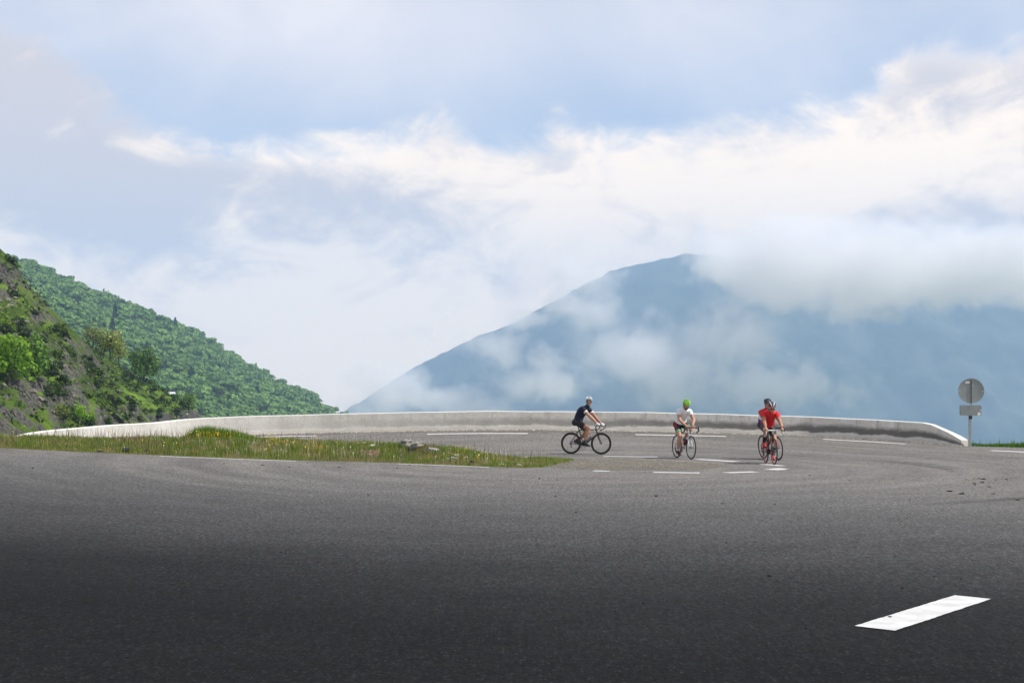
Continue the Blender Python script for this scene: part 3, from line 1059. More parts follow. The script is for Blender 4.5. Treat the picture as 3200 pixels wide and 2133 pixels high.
# ------------------------------------------------------------------ land: shelf under the road, then the fall to the valley
def rock_mat():
    m, t, out = new_mat('hill_rock_and_turf')
    geo = t.new('ShaderNodeNewGeometry')
    co = t.new('ShaderNodeTexCoord').outputs['Object']
    nz = t.sep(geo.outputs['Normal'])[2]
    n1 = t.noise(co, 0.065, 5.0, 0.55)
    n2 = t.noise(co, 0.55, 5.0, 0.7)
    n3 = t.noise(co, 2.2, 4.0, 0.75)
    grass = t.mix(t.ramp(n1, 0.35, 0.65), (0.06, 0.10, 0.016), (0.16, 0.26, 0.028))
    grass = t.mix(t.ramp(n2, 0.45, 0.7), grass, (0.022, 0.036, 0.012))
    grass = t.mix(t.ramp(n3, 0.62, 0.75, 0.0, 0.5), grass, (0.17, 0.15, 0.08))
    rk = t.mix(t.ramp(n3, 0.3, 0.7), (0.036, 0.034, 0.032), (0.17, 0.16, 0.145))
    rk = t.mix(t.ramp(n2, 0.55, 0.75, 0.0, 0.8), rk, (0.30, 0.26, 0.20))
    steep = t.math('ADD', t.math('SUBTRACT', 0.70, nz), t.math('MULTIPLY', t.math('SUBTRACT', n2, 0.5), 0.75))
    steep = t.math('ADD', steep, t.math('MULTIPLY', t.math('SUBTRACT', n1, 0.5), 0.5))
    cc = t.mix(t.ramp(steep, -0.02, 0.10), grass, rk)
    principled(t, out, cc, 0.95, 0.1, 0.0, bump(t, t.math('ADD', n2, n3), 0.8, 0.6))
    return m


ROCKY = rock_mat()


def H_land(X, Y):
    pts = np.stack([np.ravel(X), np.ravel(Y)], 1)
    P = np.array(ROAD_EDGE)
    d = edge_dist(P[::3], pts)
    ins = inside(P, pts)
    d = np.where(ins, 0, d).reshape(np.shape(X))
    base = G_road(np.clip(X, -60, 40), np.clip(Y, -30, 48)) - 0.30 * (1 - sstep(0.0, 0.6, d)) - 0.03
    drop = np.clip(d - 1.1, 0, None) * 0.75
    # solid hillside behind and to the left of the camera, open valley in front and to the right
    side = sstep(-30, 25, Y - 0.25 * np.abs(X)) 
    left_bank = sstep(-30, -60, X) * (1 - sstep(40, 120, Y))
    z = base - drop * np.maximum(side * (1 - left_bank), 0.02)
    return np.maximum(z, -440.0 + 6 * fbm(X / 300, Y / 300, 4, 4))


xs = np.concatenate([-np.geomspace(5700, 62, 40), np.arange(-60, 40.1, 1.0), np.geomspace(41.5, 5700, 42)])
ys = np.concatenate([np.linspace(-650, -40, 12), np.arange(-36, 60.1, 1.0), np.geomspace(62, 7500, 60)])
land = heightfield('terrain', xs, ys, H_land, ROCKY)
tag(land, 'steep grassy ground falling away into the valley beyond the road', 'ground', kind='structure')

# grass on the outer verge beside the sign
q = RNG.uniform((14.9, 36.0), (21.5, 44.0), (60000, 2))
P = np.array(ROAD_EDGE)
dd_ = edge_dist(P, q)
q = q[(~inside(P, q)) & (dd_ > 0.12) & (dd_ < 2.4)]
dd_ = edge_dist(P, q)
n = len(q)
far_end = sstep(15.2, 16.8, q[:, 0])
hh = (0.05 + 0.16 * far_end * fbm(q[:, 0] / 0.8, q[:, 1] / 0.8, 6, 3) + 0.04 * far_end) * RNG.uniform(0.5, 1.3, n)
tall = RNG.uniform(0, 1, n) < 0.02
hh = np.where(tall, hh + RNG.uniform(0.1, 0.28, n), hh)
P3 = np.column_stack([q, H_land(q[:, 0], q[:, 1])])
o = blades('verge_grass', P3, hh, RNG.uniform(0.009, 0.018, n), (np.array([0.10, 0.205, 0.02]) * RNG.uniform(0.5, 1.5, (n, 1))).astype(np.float32), 0.35)
tag(o, 'bright green grass on the verge to the right of the sign', 'grass', kind='stuff')

# ------------------------------------------------------------------ rocky hill on the left and the spur behind it
Y1, Y2, Y3 = 215.0, 330.0, 1600.0
HILL_UV = [(-600, 150), (-300, 430), (0, 774), (50, 820), (84, 875), (139, 942), (210, 1014), (261, 1060), (295, 1106), (337, 1169), (379, 1216), (421, 1254), (463, 1308), (520, 1380), (700, 1500)]
SPUR_UV = [(-200, 760), (150, 980), (295, 1082), (421, 1170), (526, 1224), (589, 1258), (620, 1280), (637, 1320), (700, 1420), (900, 1560)]


def prof(UV, y0):
    x = np.array([(u - U_C) / F_PX * y0 for u, v in UV])
    z = np.array([CAM_H - (v - V_H) / F_PX * y0 for u, v in UV])
    return lambda X: np.interp(X, x, z)


f_hill, f_spur = prof(HILL_UV, Y1), prof(SPUR_UV, Y2)


def H_hill(X, Y):
    crag = np.abs(fbm(X / 9.0, Y / 13.0, 31, 5, 0.55) - 0.5) * 2
    ledge = fbm(X / 22.0, Y / 26.0, 61, 4)
    rough = -3.4 * crag * sstep(0.35, 0.6, ledge) + 4.5 * (ledge - 0.5) + 1.5 * (fbm(X / 2.1, Y / 2.4, 15, 3) - 0.5) - 2.2 * np.abs(fbm(X / 4.2, Y / 3.6, 43, 4) - 0.5) * sstep(0.3, 0.6, ledge)
    e1 = np.clip(Y - Y1, 0, None)
    e2 = np.clip(Y - Y2, 0, None)
    fade1 = 0.25 + 0.75 * sstep(0, 25, np.abs(Y - Y1))
    h1 = f_hill(X) - e1 * 1.1 + rough * fade1
    h2 = f_spur(X) - e2 * 0.9 + rough * (0.2 + 0.8 * sstep(0, 30, np.abs(Y - Y2)))
    # gully cut between the two
    return np.maximum(h1, h2)


hill = heightfield('rocky_hill', np.arange(-125, -30, 0.5), np.arange(95, 372, 0.75), H_hill, ROCKY, smooth=True)
tag(hill, 'steep rocky hillside patched with grass at the left edge', 'hill', kind='structure')

# ------------------------------------------------------------------ wooded hill beyond
FOREST_UV = [(-500, 600), (-200, 735), (55, 826), (147, 842), (202, 864), (240, 884), (278, 910), (324, 924), (400, 950), (463, 978), (526, 1008), (568, 1014), (640, 1056),
             (697, 1090), (805, 1155), (912, 1214), (965, 1228), (1007, 1258), (1072, 1294), (1160, 1350), (1400, 1500), (2000, 1800)]
_ff = prof(FOREST_UV, Y3)
TREE_LIFT = 9.5


def H_forest(X, Y):
    back = np.clip(Y - Y3, 0, None)
    gull = 26 * (fbm(X / 140.0, Y / 210.0, 91, 3) - 0.5) * sstep(0, 160, np.abs(Y - Y3))
    return _ff(X) - TREE_LIFT - back * 0.7 + gull


def forest_floor():
    m, t, out = new_mat('forest_floor')
    co = t.new('ShaderNodeTexCoord').outputs['Object']
    cc = t.mix(t.noise(co, 0.05, 4.0), (0.018, 0.034, 0.010), (0.03, 0.055, 0.016))
    principled(t, out, cc, 0.95, 0.05)
    return m


fh = heightfield('wooded_hill', np.arange(-900, 60, 10.0), np.arange(640, 1760, 14.0), H_forest, forest_floor())
tag(fh, 'green hillside under dense forest at the left', 'hill', kind='structure')


def leaf_mat(name, c0, c1, scale, tl=0.25):
    m, t, out = new_mat(name)
    oi = t.new('ShaderNodeObjectInfo')
    geo = t.new('ShaderNodeNewGeometry')
    n = t.noise(geo.outputs['Position'], scale, 4.0, 0.6)
    cc = t.mix(t.ramp(n, 0.3, 0.7), c0, c1)
    f = t.ramp(t.noise(geo.outputs['Position'], scale * 9, 2.0), 0.2, 0.8, 0.65, 1.35)
    f = t.math('MULTIPLY', f, t.ramp(oi.outputs['Random'], 0.0, 1.0, 0.8, 1.2, smooth=False))
    cc = t.mix(1.0, cc, t.comb(f, f, f), 'MULTIPLY')
    p = principled(t, out, cc, 0.65, 0.2)
    tr = t.new('ShaderNodeBsdfTranslucent')
    t.link(cc, tr.inputs[0])
    mx = t.new('ShaderNodeMixShader')
    mx.inputs[0].default_value = tl
    t.link(p.outputs[0], mx.inputs[1])
    t.link(tr.outputs[0], mx.inputs[2])
    t.link(mx.outputs[0], out.inputs['Surface'])
    return m


BARK = simple_mat('bark', (0.09, 0.075, 0.06), 0.9, 0.1, var=0.3, scale=3)
FOREST_LEAF = leaf_mat('forest_leaf', (0.075, 0.165, 0.045), (0.22, 0.36, 0.08), 0.075)
CONIFER_LEAF = leaf_mat('conifer_needles', (0.012, 0.035, 0.018), (0.025, 0.055, 0.025), 0.05, 0.1)


def crown_arrays(seed, n_lobes, n_leaf, leaf, rx, rz, zc, conifer=False, full=False):
    """leaf-clump quads spread over lobes: arrays of vertices and faces"""
    r = np.random.default_rng(seed)
    lob = []
    for k in range(n_lobes):
        if conifer:
            t_ = (k + 0.5) / n_lobes
            lob.append((np.array([r.normal(0, 0.05), r.normal(0, 0.05), zc - rz + 2 * rz * t_]), rx * (1 - t_) ** 0.9 + 0.12 * rx, 0.28 * rz))
        else:
            d = r.normal(0, 1, 3)
            d /= np.linalg.norm(d)
            d[2] = r.uniform(-0.8, 1.0) if full else abs(d[2]) * 1.0 - 0.35
            if full:
                d[:2] *= 1.15 - 0.35 * d[2]
            lob.append((np.array([0, 0, zc]) + d * np.array([rx, rx, rz]) * r.uniform(0.35, 0.68), rx * r.uniform(0.34, 0.52), rz * r.uniform(0.32, 0.5)))
    V = np.zeros((n_leaf, 4, 3))
    which = r.integers(0, n_lobes, n_leaf)
    for i in range(n_leaf):
        c_, lr, lz = lob[which[i]]
        d = r.normal(0, 1, 3)
        d /= np.linalg.norm(d)
        if d[2] < -0.2 and not full:
            d[2] *= -0.6
        p = c_ + d * np.array([lr, lr, lz]) * r.uniform(0.7, 1.08)
        nrm = d + r.normal(0, 0.38, 3)
        nrm /= np.linalg.norm(nrm)
        a_ = np.cross(nrm, r.normal(0, 1, 3))
        a_ /= np.linalg.norm(a_)
        b_ = np.cross(nrm, a_)
        s = leaf * r.uniform(0.6, 1.3)
        V[i] = [p - a_ * s - b_ * s * 0.2, p - b_ * s * 0.8 + a_ * s * 0.25, p + a_ * s * 1.1 + b_ * s * 0.15, p + b_ * s * 0.85 - a_ * s * 0.15]
    Fc = np.arange(n_leaf * 4).reshape(-1, 4)
    return V.reshape(-1, 3), Fc


def trunk_arrays(h, r0, r1, seed, limbs=3, spread=1.6):
    r = np.random.default_rng(seed)
    V, Fc = [], []

    def tube(p0, p1, a, b, k=6):
        p0, p1 = np.array(p0, float), np.array(p1, float)
        d = (p1 - p0) / np.linalg.norm(p1 - p0)
        s = np.cross(d, [0.3, 0.9, 0.2])
        s /= np.linalg.norm(s)
        q_ = np.cross(d, s)
        b0 = len(V)
        for p, rad in ((p0, a), (p0 * 0.5 + p1 * 0.5 + r.normal(0, a * 0.4, 3) * [1, 1, 0], (a + b) / 2), (p1, b)):
            for i in range(k):
                an = 2 * math.pi * i / k
                V.append(p + (s * math.cos(an) + q_ * math.sin(an)) * rad)
        for j in range(2):
            for i in range(k):
                Fc.append((b0 + j * k + i, b0 + j * k + (i + 1) % k, b0 + (j + 1) * k + (i + 1) % k, b0 + (j + 1) * k + i))

    tube((0, 0, -0.6), (0, 0, h), r0, r1)
    for k in range(limbs):
        an = 6.28 * k / limbs + r.uniform(0, 1)
        z0 = h * r.uniform(0.45, 0.85)
        tube((0, 0, z0), (math.cos(an) * spread, math.sin(an) * spread, z0 + spread * r.uniform(0.7, 1.2)), r1 * 0.8, r1 * 0.3, 5)
    return np.array(V), np.array(Fc)


# a few tree shapes for the wood
KINDS = []
for k in range(5):
    cv, cf = crown_arrays(100 + k, 11, 190, 1.05, 5.4 + 0.6 * (k % 3), 5.2 + 0.7 * (k % 2), 6.6)
    tv, tf = trunk_arrays(6.0, 0.32, 0.18, 50 + k)
    KINDS.append((cv, cf, tv, tf, FOREST_LEAF))
cv, cf = crown_arrays(120, 9, 120, 1.0, 3.0, 8.0, 9.0, True)
tv, tf = trunk_arrays(15.0, 0.3, 0.05, 60, 0)
KINDS.append((cv, cf, tv, tf, CONIFER_LEAF))

# tree places: jittered lattice over the slope
gx, gy = np.meshgrid(np.arange(-760, -120, 11.0), np.arange(760, 1640, 11.4))
pl = np.stack([gx.ravel(), gy.ravel()], 1) + RNG.uniform(-3.6, 3.6, (gx.size, 2))
pz = H_forest(pl[:, 0], pl[:, 1])
u_ = U_C + F_PX * pl[:, 0] / pl[:, 1]
v_ = V_H - (pz + 7 - CAM_H) / pl[:, 1] * F_PX
# drop the places the picture cannot show: below the parapet top, left of frame, behind the rocky hill
hid = np.interp(u_, [u for u, v in HILL_UV], [v for u, v in HILL_UV])
hid = np.minimum(hid, np.interp(u_, [u for u, v in SPUR_UV], [v for u, v in SPUR_UV]))
vis = (u_ > -60) & (u_ < 1120) & (v_ < 1330) & (v_ < hid + 40)
# slopes turned away from the camera hide behind nearer ones: keep those whose ground is not far below a nearer crest
pl, pz, u_, v_ = pl[vis], pz[vis], u_[vis], v_[vis]
np_ord = np.argsort(pl[:, 1])
pl, pz, u_, v_ = pl[np_ord], pz[np_ord], u_[np_ord], v_[np_ord]
keep = np.ones(len(pl), bool)
colmin = np.full(300, 9999.0)
for i in range(len(pl)):
    cidx = int((u_[i] + 60) / 6)
    half = 5 * F_PX / pl[i, 1] / 6
    a_, b_ = max(0, int(cidx - half)), min(299, int(cidx + half))
    if v_[i] - 30 > colmin[a_:b_ + 1].max():
        keep[i] = False
    colmin[max(0, cidx - 1):cidx + 2] = np.minimum(colmin[max(0, cidx - 1):cidx + 2], v_[i])
pl, pz, u_, v_ = pl[keep], pz[keep], u_[keep], v_[keep]
n = len(pl)
kind = RNG.integers(0, 5, n)
kind = np.where(RNG.uniform(0, 1, n) < 0.004, 5, kind)
sc = RNG.uniform(0.75, 1.6, n)
rot = RNG.uniform(0, 6.28, n)

KM = []
for k, (cv, cf, tv, tf, lm) in enumerate(KINDS):
    a_ = np_mesh('crown', cv, cf, lm)
    b_ = np_mesh('trunk', tv, tf, BARK)
    KM.append((a_.data, b_.data))
    bpy.data.objects.remove(a_)
    bpy.data.objects.remove(b_)

clear = v_ < np.minimum(np.interp(u_, [u for u, v in HILL_UV], [v for u, v in HILL_UV]), np.interp(u_, [u for u, v in SPUR_UV], [v for u, v in SPUR_UV])) - 6
clear &= v_ < np.interp(u_, [50, 253, 505, 640, 908, 1250], [1360, 1330, 1312, 1300, 1290, 1283])
score = np.where(clear, sc * F_PX / pl[:, 1], 0)
single = np.zeros(n, bool)
single[np.argsort(-score)[:292]] = True
for i in np.nonzero(single)[0]:
    cm, tm = KM[kind[i]]
    r_ = empty('broadleaf_tree' if kind[i] < 5 else 'conifer_tree', (pl[i, 0], pl[i, 1], pz[i]), (0, 0, rot[i]))
    r_.scale = (sc[i],) * 3
    link(bpy.data.objects.new('crown', cm), r_)
    link(bpy.data.objects.new('trunk', tm), r_)
    if kind[i] < 5:
        tag(r_, 'rounded green broadleaf tree in the dense wood on the far left hillside', 'tree', 'broadleaf trees of the wood')
    else:
        tag(r_, 'narrow dark conifer among the broadleaf trees on the far left hillside', 'tree', 'dark conifers of the wood')
# two dark spires on the skyline
for u, v, s in ((800, 1137, 0.9), (324, 917, 0.95), (371, 932, 0.8)):
    x = (u - U_C) / F_PX * 1596.0
    r_ = empty('conifer_tree', (x, 1596.0, float(H_forest(x, 1596.0)) + 2.0))
    r_.scale = (s,) * 3
    link(bpy.data.objects.new('crown', KM[5][0]), r_)
    link(bpy.data.objects.new('trunk', KM[5][1]), r_)
    tag(r_, {800: 'lone dark conifer standing above the lower ridge of the wood', 324: 'dark conifer on the upper ridge, left of a pair on the skyline', 371: 'dark conifer on the upper ridge, right of a pair on the skyline'}[u], 'tree')
VV, FF, MI, off = [], [], [], 0
for i in np.nonzero(~single)[0]:
    cv, cf, tv, tf, lm = KINDS[kind[i]]
    ca, sa = math.cos(rot[i]), math.sin(rot[i])
    R = np.array([[ca, -sa, 0], [sa, ca, 0], [0, 0, 1]])
    VV.append(cv @ R.T * sc[i] + np.array([pl[i, 0], pl[i, 1], pz[i]]))
    FF.append(cf + off)
    MI.append(np.full(len(cf), 0 if kind[i] < 5 else 1))
    off += len(cv)
o = np_mesh('distant_wood', np.concatenate(VV), np.concatenate(FF), [FOREST_LEAF, CONIFER_LEAF], mat_idx=np.concatenate(MI))
tag(o, 'dense mass of green treetops on the farther part of the left hillside', 'wood', kind='stuff')
print('forest trees', n)


# ------------------------------------------------------------------ trees and shrubs on the rocky hill
def hit_hill(u, v, y0=62.0, y1=370.0):
    ys = np.arange(y0, y1, 0.4)
    X = (u - U_C) / F_PX * ys
    Z = CAM_H - (v - V_H) / F_PX * ys
    H = H_hill(X, ys)
    k = np.nonzero(Z < H)[0]
    if len(k) == 0:
        return None
    return Vector((X[k[0]], ys[k[0]], H[k[0]]))


def hill_tree(u, v_base, height_px, label, leafm, seed, squat=0.42, dens=620):
    p = hit_hill(u, v_base) or PX(u, v_base, 210)
    h = height_px / F_PX * p.y
    rx = h * squat
    cv, cf = crown_arrays(seed, 22, int(dens * 1.7), h * 0.036, rx * 1.0, h * 0.50, h * 0.46, full=True)
    tv, tf = trunk_arrays(h * 0.55, h * 0.035, h * 0.018, seed, 5, rx * 0.7)
    r_ = empty('hillside_tree', p)
    np_mesh('crown', cv, cf, leafm, r_)
    np_mesh('trunk', tv, tf, BARK, r_)
    return tag(r_, label, 'tree')


LIME = leaf_mat('lime_leaf', (0.15, 0.32, 0.014), (0.32, 0.54, 0.04), 0.5, 0.4)
MIDG = leaf_mat('mid_leaf', (0.075, 0.165, 0.025), (0.16, 0.28, 0.045), 0.5, 0.3)
OLIVE = leaf_mat('olive_leaf', (0.16, 0.21, 0.05), (0.32, 0.36, 0.10), 0.5, 0.3)
hill_tree(28, 1205, 180, 'bright lime green ash tree cut by the left edge', LIME, 301, 0.46, 900)
hill_tree(98, 1190, 165, 'mid green airy tree just right of the lime green ash', MIDG, 302, 0.40, 700)
hill_tree(246, 1325, 70, 'small round yellow-green tree low on the hill behind the wall', LIME, 303, 0.45, 420)
hill_tree(190, 1318, 66, 'pale olive bush low on the hill left of the small round tree', OLIVE, 304, 0.6, 420)
hill_tree(290, 1085, 82, 'pale yellow-green tree on the ridge where rock meets wood', OLIVE, 305, 0.5, 460)
hill_tree(345, 1112, 95, 'yellow-green tree right of the bare stems on the ridge', OLIVE, 306, 0.45, 460)
hill_tree(316, 1112, 66, 'dark green bush on the ridge between two yellow-green trees', CONIFER_LEAF, 307, 0.5, 420)
hill_tree(372, 1130, 70, 'olive bush on the ridge left of the large dark tree', OLIVE, 309, 0.5, 420)
hill_tree(448, 1190, 118, 'large dark green tree standing on the spur above the hut', MIDG, 308, 0.45, 800)
hill_tree(590, 1280, 62, 'low green bush at the tip of the rocky spur', MIDG, 310, 0.55, 400)

# shrubs: four shapes, many copies
SHRUB_M = [leaf_mat('dark_shrub', (0.018, 0.034, 0.011), (0.04, 0.065, 0.018), 0.4, 0.2), leaf_mat('green_shrub', (0.05, 0.105, 0.014), (0.11, 0.19, 0.025), 0.4, 0.3)]
SM = []
for k in range(6):
    cv, cf = crown_arrays(400 + k, 9, 230, 0.13, 1.0, 0.75, 0.45, full=True)
    o = np_mesh('shrub', cv, cf, SHRUB_M[k % 2])
    SM.append(o.data)
    bpy.data.objects.remove(o)
made = 0
R2 = random.Random(5)
while made < 150:
    u = R2.uniform(-10, 640)
    v = R2.uniform(800, 1330)
    p = hit_hill(u, v)
    if p is None or float(fbm(p.x / 7.0, p.y / 9.0, 71, 3)) < 0.47:
        continue
    k = R2.choice((0, 2, 4, 0, 2, 4, 1, 3, 5))
    o = bpy.data.objects.new('shrub', SM[k])
    o.location = p
    o.rotation_euler = (0, 0, R2.uniform(0, 6.28))
    s = R2.uniform(0.5, 1.35) * (1.25 if p.y > 230 else 1)
    o.scale = (s, s, s * R2.uniform(0.7, 1.1))
    link(o)
    if k % 2 == 0:
        tag(o, 'low dark green shrub clinging to the rocky hillside', 'shrub', 'dark shrubs of the rocky hillside')
    else:
        tag(o, 'low light green shrub growing on the rocky hillside', 'shrub', 'light shrubs of the rocky hillside')
    made += 1

# heath and bracken: continuous low growth over the turf of the hill, too fine to count
def heath(name, label, count, thresh, seed, size, c0, c1, lo=(-118, 120), hi=(-36, 345)):
    q = RNG.uniform(lo, hi, (count, 2))
    f = fbm(q[:, 0] / 8.0, q[:, 1] / 10.0, seed, 4)
    q = q[(f > thresh) | (RNG.uniform(0, 1, count) < 0.08)]
    z = H_hill(q[:, 0], q[:, 1])
    e = 0.5
    nx = -(H_hill(q[:, 0] + e, q[:, 1]) - z) / e
    ny = -(H_hill(q[:, 0], q[:, 1] + e) - z) / e
    u = U_C + F_PX * q[:, 0] / q[:, 1]
    v = V_H - (z - CAM_H) / q[:, 1] * F_PX
    keep = (u > -40) & (v < 1345) & (u < 680)
    q, z, nx, ny = q[keep], z[keep], nx[keep], ny[keep]
    n = len(q)
    m = 5
    V = np.zeros((n, m, 4, 3), np.float32)
    for j in range(m):
        c_ = np.column_stack([q + RNG.normal(0, size * 1.1, (n, 2)), z + RNG.uniform(0.05, 1.0, n) * size * 1.3])
        d = RNG.normal(0, 0.6, (n, 3)) + np.column_stack([nx * 0.5, ny * 0.5, np.full(n, 0.8)])
        d /= np.linalg.norm(d, axis=1)[:, None]
        a_ = np.cross(d, RNG.normal(0, 1, (n, 3)))
        a_ /= np.linalg.norm(a_, axis=1)[:, None]
        b_ = np.cross(d, a_)
        s_ = (size * RNG.uniform(0.4, 1.0, n))[:, None]
        V[:, j, 0], V[:, j, 1], V[:, j, 2], V[:, j, 3] = c_ - a_ * s_, c_ - b_ * s_ * 0.8, c_ + a_ * s_, c_ + b_ * s_ * 0.9
    o = np_mesh(name, V.reshape(-1, 3), np.arange(n * m * 4).reshape(-1, 4), leaf_mat(name + '_leaf', c0, c1, 0.35, 0.25))
    return tag(o, label, 'ground cover', kind='stuff')


heath('heath', 'dark heath and juniper growing over the rocky hillside', 9000, 0.54, 71, 0.42, (0.03, 0.055, 0.014), (0.08, 0.125, 0.026))
heath('bracken', 'fresh green bracken and grass tufts on the lower hillside', 8000, 0.55, 171, 0.34, (0.09, 0.17, 0.016), (0.19, 0.32, 0.03))

# pale boulders breaking out of the turf
BOULDER = simple_mat('pale_boulder', (0.20, 0.185, 0.165), 0.9, 0.15, var=0.4, scale=1.2, bmp=0.4)
BM_ = [pebble_mesh('boulder', 1.0, 700 + k, BOULDER, 0.75, 2) for k in range(4)]
made = 0
while made < 40:
    u, v = R2.uniform(0, 600), R2.uniform(900, 1320)
    p = hit_hill(u, v)
    if p is None or float(fbm(p.x / 6.0, p.y / 8.0, 171, 3)) < 0.52:
        continue
    o = bpy.data.objects.new('boulder', BM_[made % 4])
    o.location = p
    o.rotation_euler = (R2.uniform(-.4, .4), R2.uniform(-.4, .4), R2.uniform(0, 6.28))
    s = R2.uniform(0.2, 0.55)
    o.scale = (s, s, s)
    link(o)
    tag(o, 'pale boulder half buried in the turf of the rocky hillside', 'boulder', 'boulders of the rocky hillside')
    made += 1

# the little white-roofed hut on the spur
p = PX(536, 1234, 326)
hut = empty('hut', p, (0, 0, 0.35))
hut.scale = (0.85, 0.85, 0.7)
WHITE_TIN = simple_mat('white_sheet_roof', (0.55, 0.57, 0.60), 0.45, 0.4)
HUT_WALL = simple_mat('hut_wall', (0.30, 0.27, 0.23), 0.9, 0.2, var=0.3, scale=2)
bx = lambda x0, x1, y0, y1, z0, z1: ([(x0, y0, z0), (x1, y0, z0), (x1, y1, z0), (x0, y1, z0), (x0, y0, z1), (x1, y0, z1), (x1, y1, z1), (x0, y1, z1)], [(0, 3, 2, 1), (4, 5, 6, 7), (0, 1, 5, 4), (1, 2, 6, 5), (2, 3, 7, 6), (3, 0, 4, 7)])
V_, F_ = bx(-0.95, 0.95, -0.8, 0.8, -1.5, 0.35)
mesh_obj('wall', V_, F_, HUT_WALL, hut, False)
mesh_obj('roof', [(-1.1, -1.0, 0.3), (1.1, -1.0, 0.3), (1.1, 0.9, 1.15), (-1.1, 0.9, 1.15), (-1.1, -1.0, 0.37), (1.1, -1.0, 0.37), (1.1, 0.9, 1.22), (-1.1, 0.9, 1.22)],
         [(0, 3, 2, 1), (4, 5, 6, 7), (0, 1, 5, 4), (1, 2, 6, 5), (2, 3, 7, 6), (3, 0, 4, 7)], WHITE_TIN, hut, False)
mesh_obj('door', *bx(-0.3, 0.3, -0.83, -0.805, -1.4, 0.1), simple_mat('hut_door', (0.08, 0.06, 0.05), 0.8), hut, False)
tag(hut, 'tiny hut with a white roof on the spur left of the wooded slope', 'hut')

# ------------------------------------------------------------------ tube and sweep helpers
def _frame(d, up=Vector((0, 0, 1))):
    d = d.normalized()
    if abs(d.dot(up)) > 0.95:
        up = Vector((1, 0, 0)) if abs(d.x) < 0.9 else Vector((0, 1, 0))
    s = d.cross(up).normalized()
    return s, s.cross(d).normalized()


def sweep(bm, pts, rad, sides=8, closed=False, aspect=1.0):
    """tube through points; rad: number or list; aspect flattens it across"""
    pts = [Vector(p) for p in pts]
    n = len(pts)
    rad = [rad] * n if isinstance(rad, (int, float)) else list(rad)
    rings = []
    ref = None
    for i in range(n):
        if closed:
            d = pts[(i + 1) % n] - pts[i - 1]
        else:
            d = pts[min(i + 1, n - 1)] - pts[max(i - 1, 0)]
        d.normalize()
        if ref is None:
            ref = _frame(d)[0]
        s = (ref - d * ref.dot(d)).normalized()
        ref = s
        q_ = d.cross(s).normalized()
        rings.append([bm.verts.new(pts[i] + (s * math.cos(2 * math.pi * k / sides) * aspect + q_ * math.sin(2 * math.pi * k / sides)) * rad[i]) for k in range(sides)])
    for i in range(n if closed else n - 1):
        a_, b_ = rings[i], rings[(i + 1) % n]
        for k in range(sides):
            bm.faces.new((a_[k], a_[(k + 1) % sides], b_[(k + 1) % sides], b_[k]))
    if not closed:
        bm.faces.new(list(reversed(rings[0])))
        bm.faces.new(rings[-1])


def ball(bm, c_, r, sub=2):
    r = (r, r, r) if isinstance(r, (int, float)) else r
    bmesh.ops.create_icosphere(bm, subdivisions=sub, radius=1.0, matrix=Matrix.Translation(c_) @ Matrix.Diagonal((*r, 1)))


def tube_obj(name, pts, rad, mat, parent, sides=8, **kw):
    bm = bmesh.new()
    sweep(bm, pts, rad, sides, **kw)
    return bm_obj(name, bm, mat, parent)


def circle_pts(c_, r, n, axis='y'):
    return [Vector((c_[0] + r * math.cos(2 * math.pi * k / n), c_[1], c_[2] + r * math.sin(2 * math.pi * k / n))) for k in range(n)]


TYRE = simple_mat('tyre_rubber', (0.012, 0.012, 0.012), 0.75, 0.3)
CARBON = simple_mat('black_carbon', (0.014, 0.014, 0.015), 0.35, 0.5)
STEEL = simple_mat('polished_steel', (0.55, 0.55, 0.56), 0.3, 0.5, 1.0)
DARKM = simple_mat('dark_metal', (0.06, 0.06, 0.062), 0.4, 0.5, 0.8)
SADDLE = simple_mat('saddle_cover', (0.02, 0.02, 0.02), 0.55, 0.3)
RIM_GREY = simple_mat('grey_alloy_rim', (0.16, 0.16, 0.165), 0.4, 0.5, 0.6)


def colour(name, c_, rough=0.4, **kw):
    return simple_mat(name, c_, rough, 0.45, **kw)


R_W = 0.335
AX_R, AX_F = Vector((-0.49, 0, R_W)), Vector((0.49, 0, R_W))
BB = Vector((-0.08, 0, 0.272))
SEAT_TOP = Vector((-0.235, 0, 0.775))
SADDLE_C = Vector((-0.285, 0, 0.945))
HEAD_LO, HEAD_HI = Vector((0.368, 0, 0.625)), Vector((0.322, 0, 0.790))
CLAMP = Vector((0.405, 0, 0.885))
CRANK = 0.172


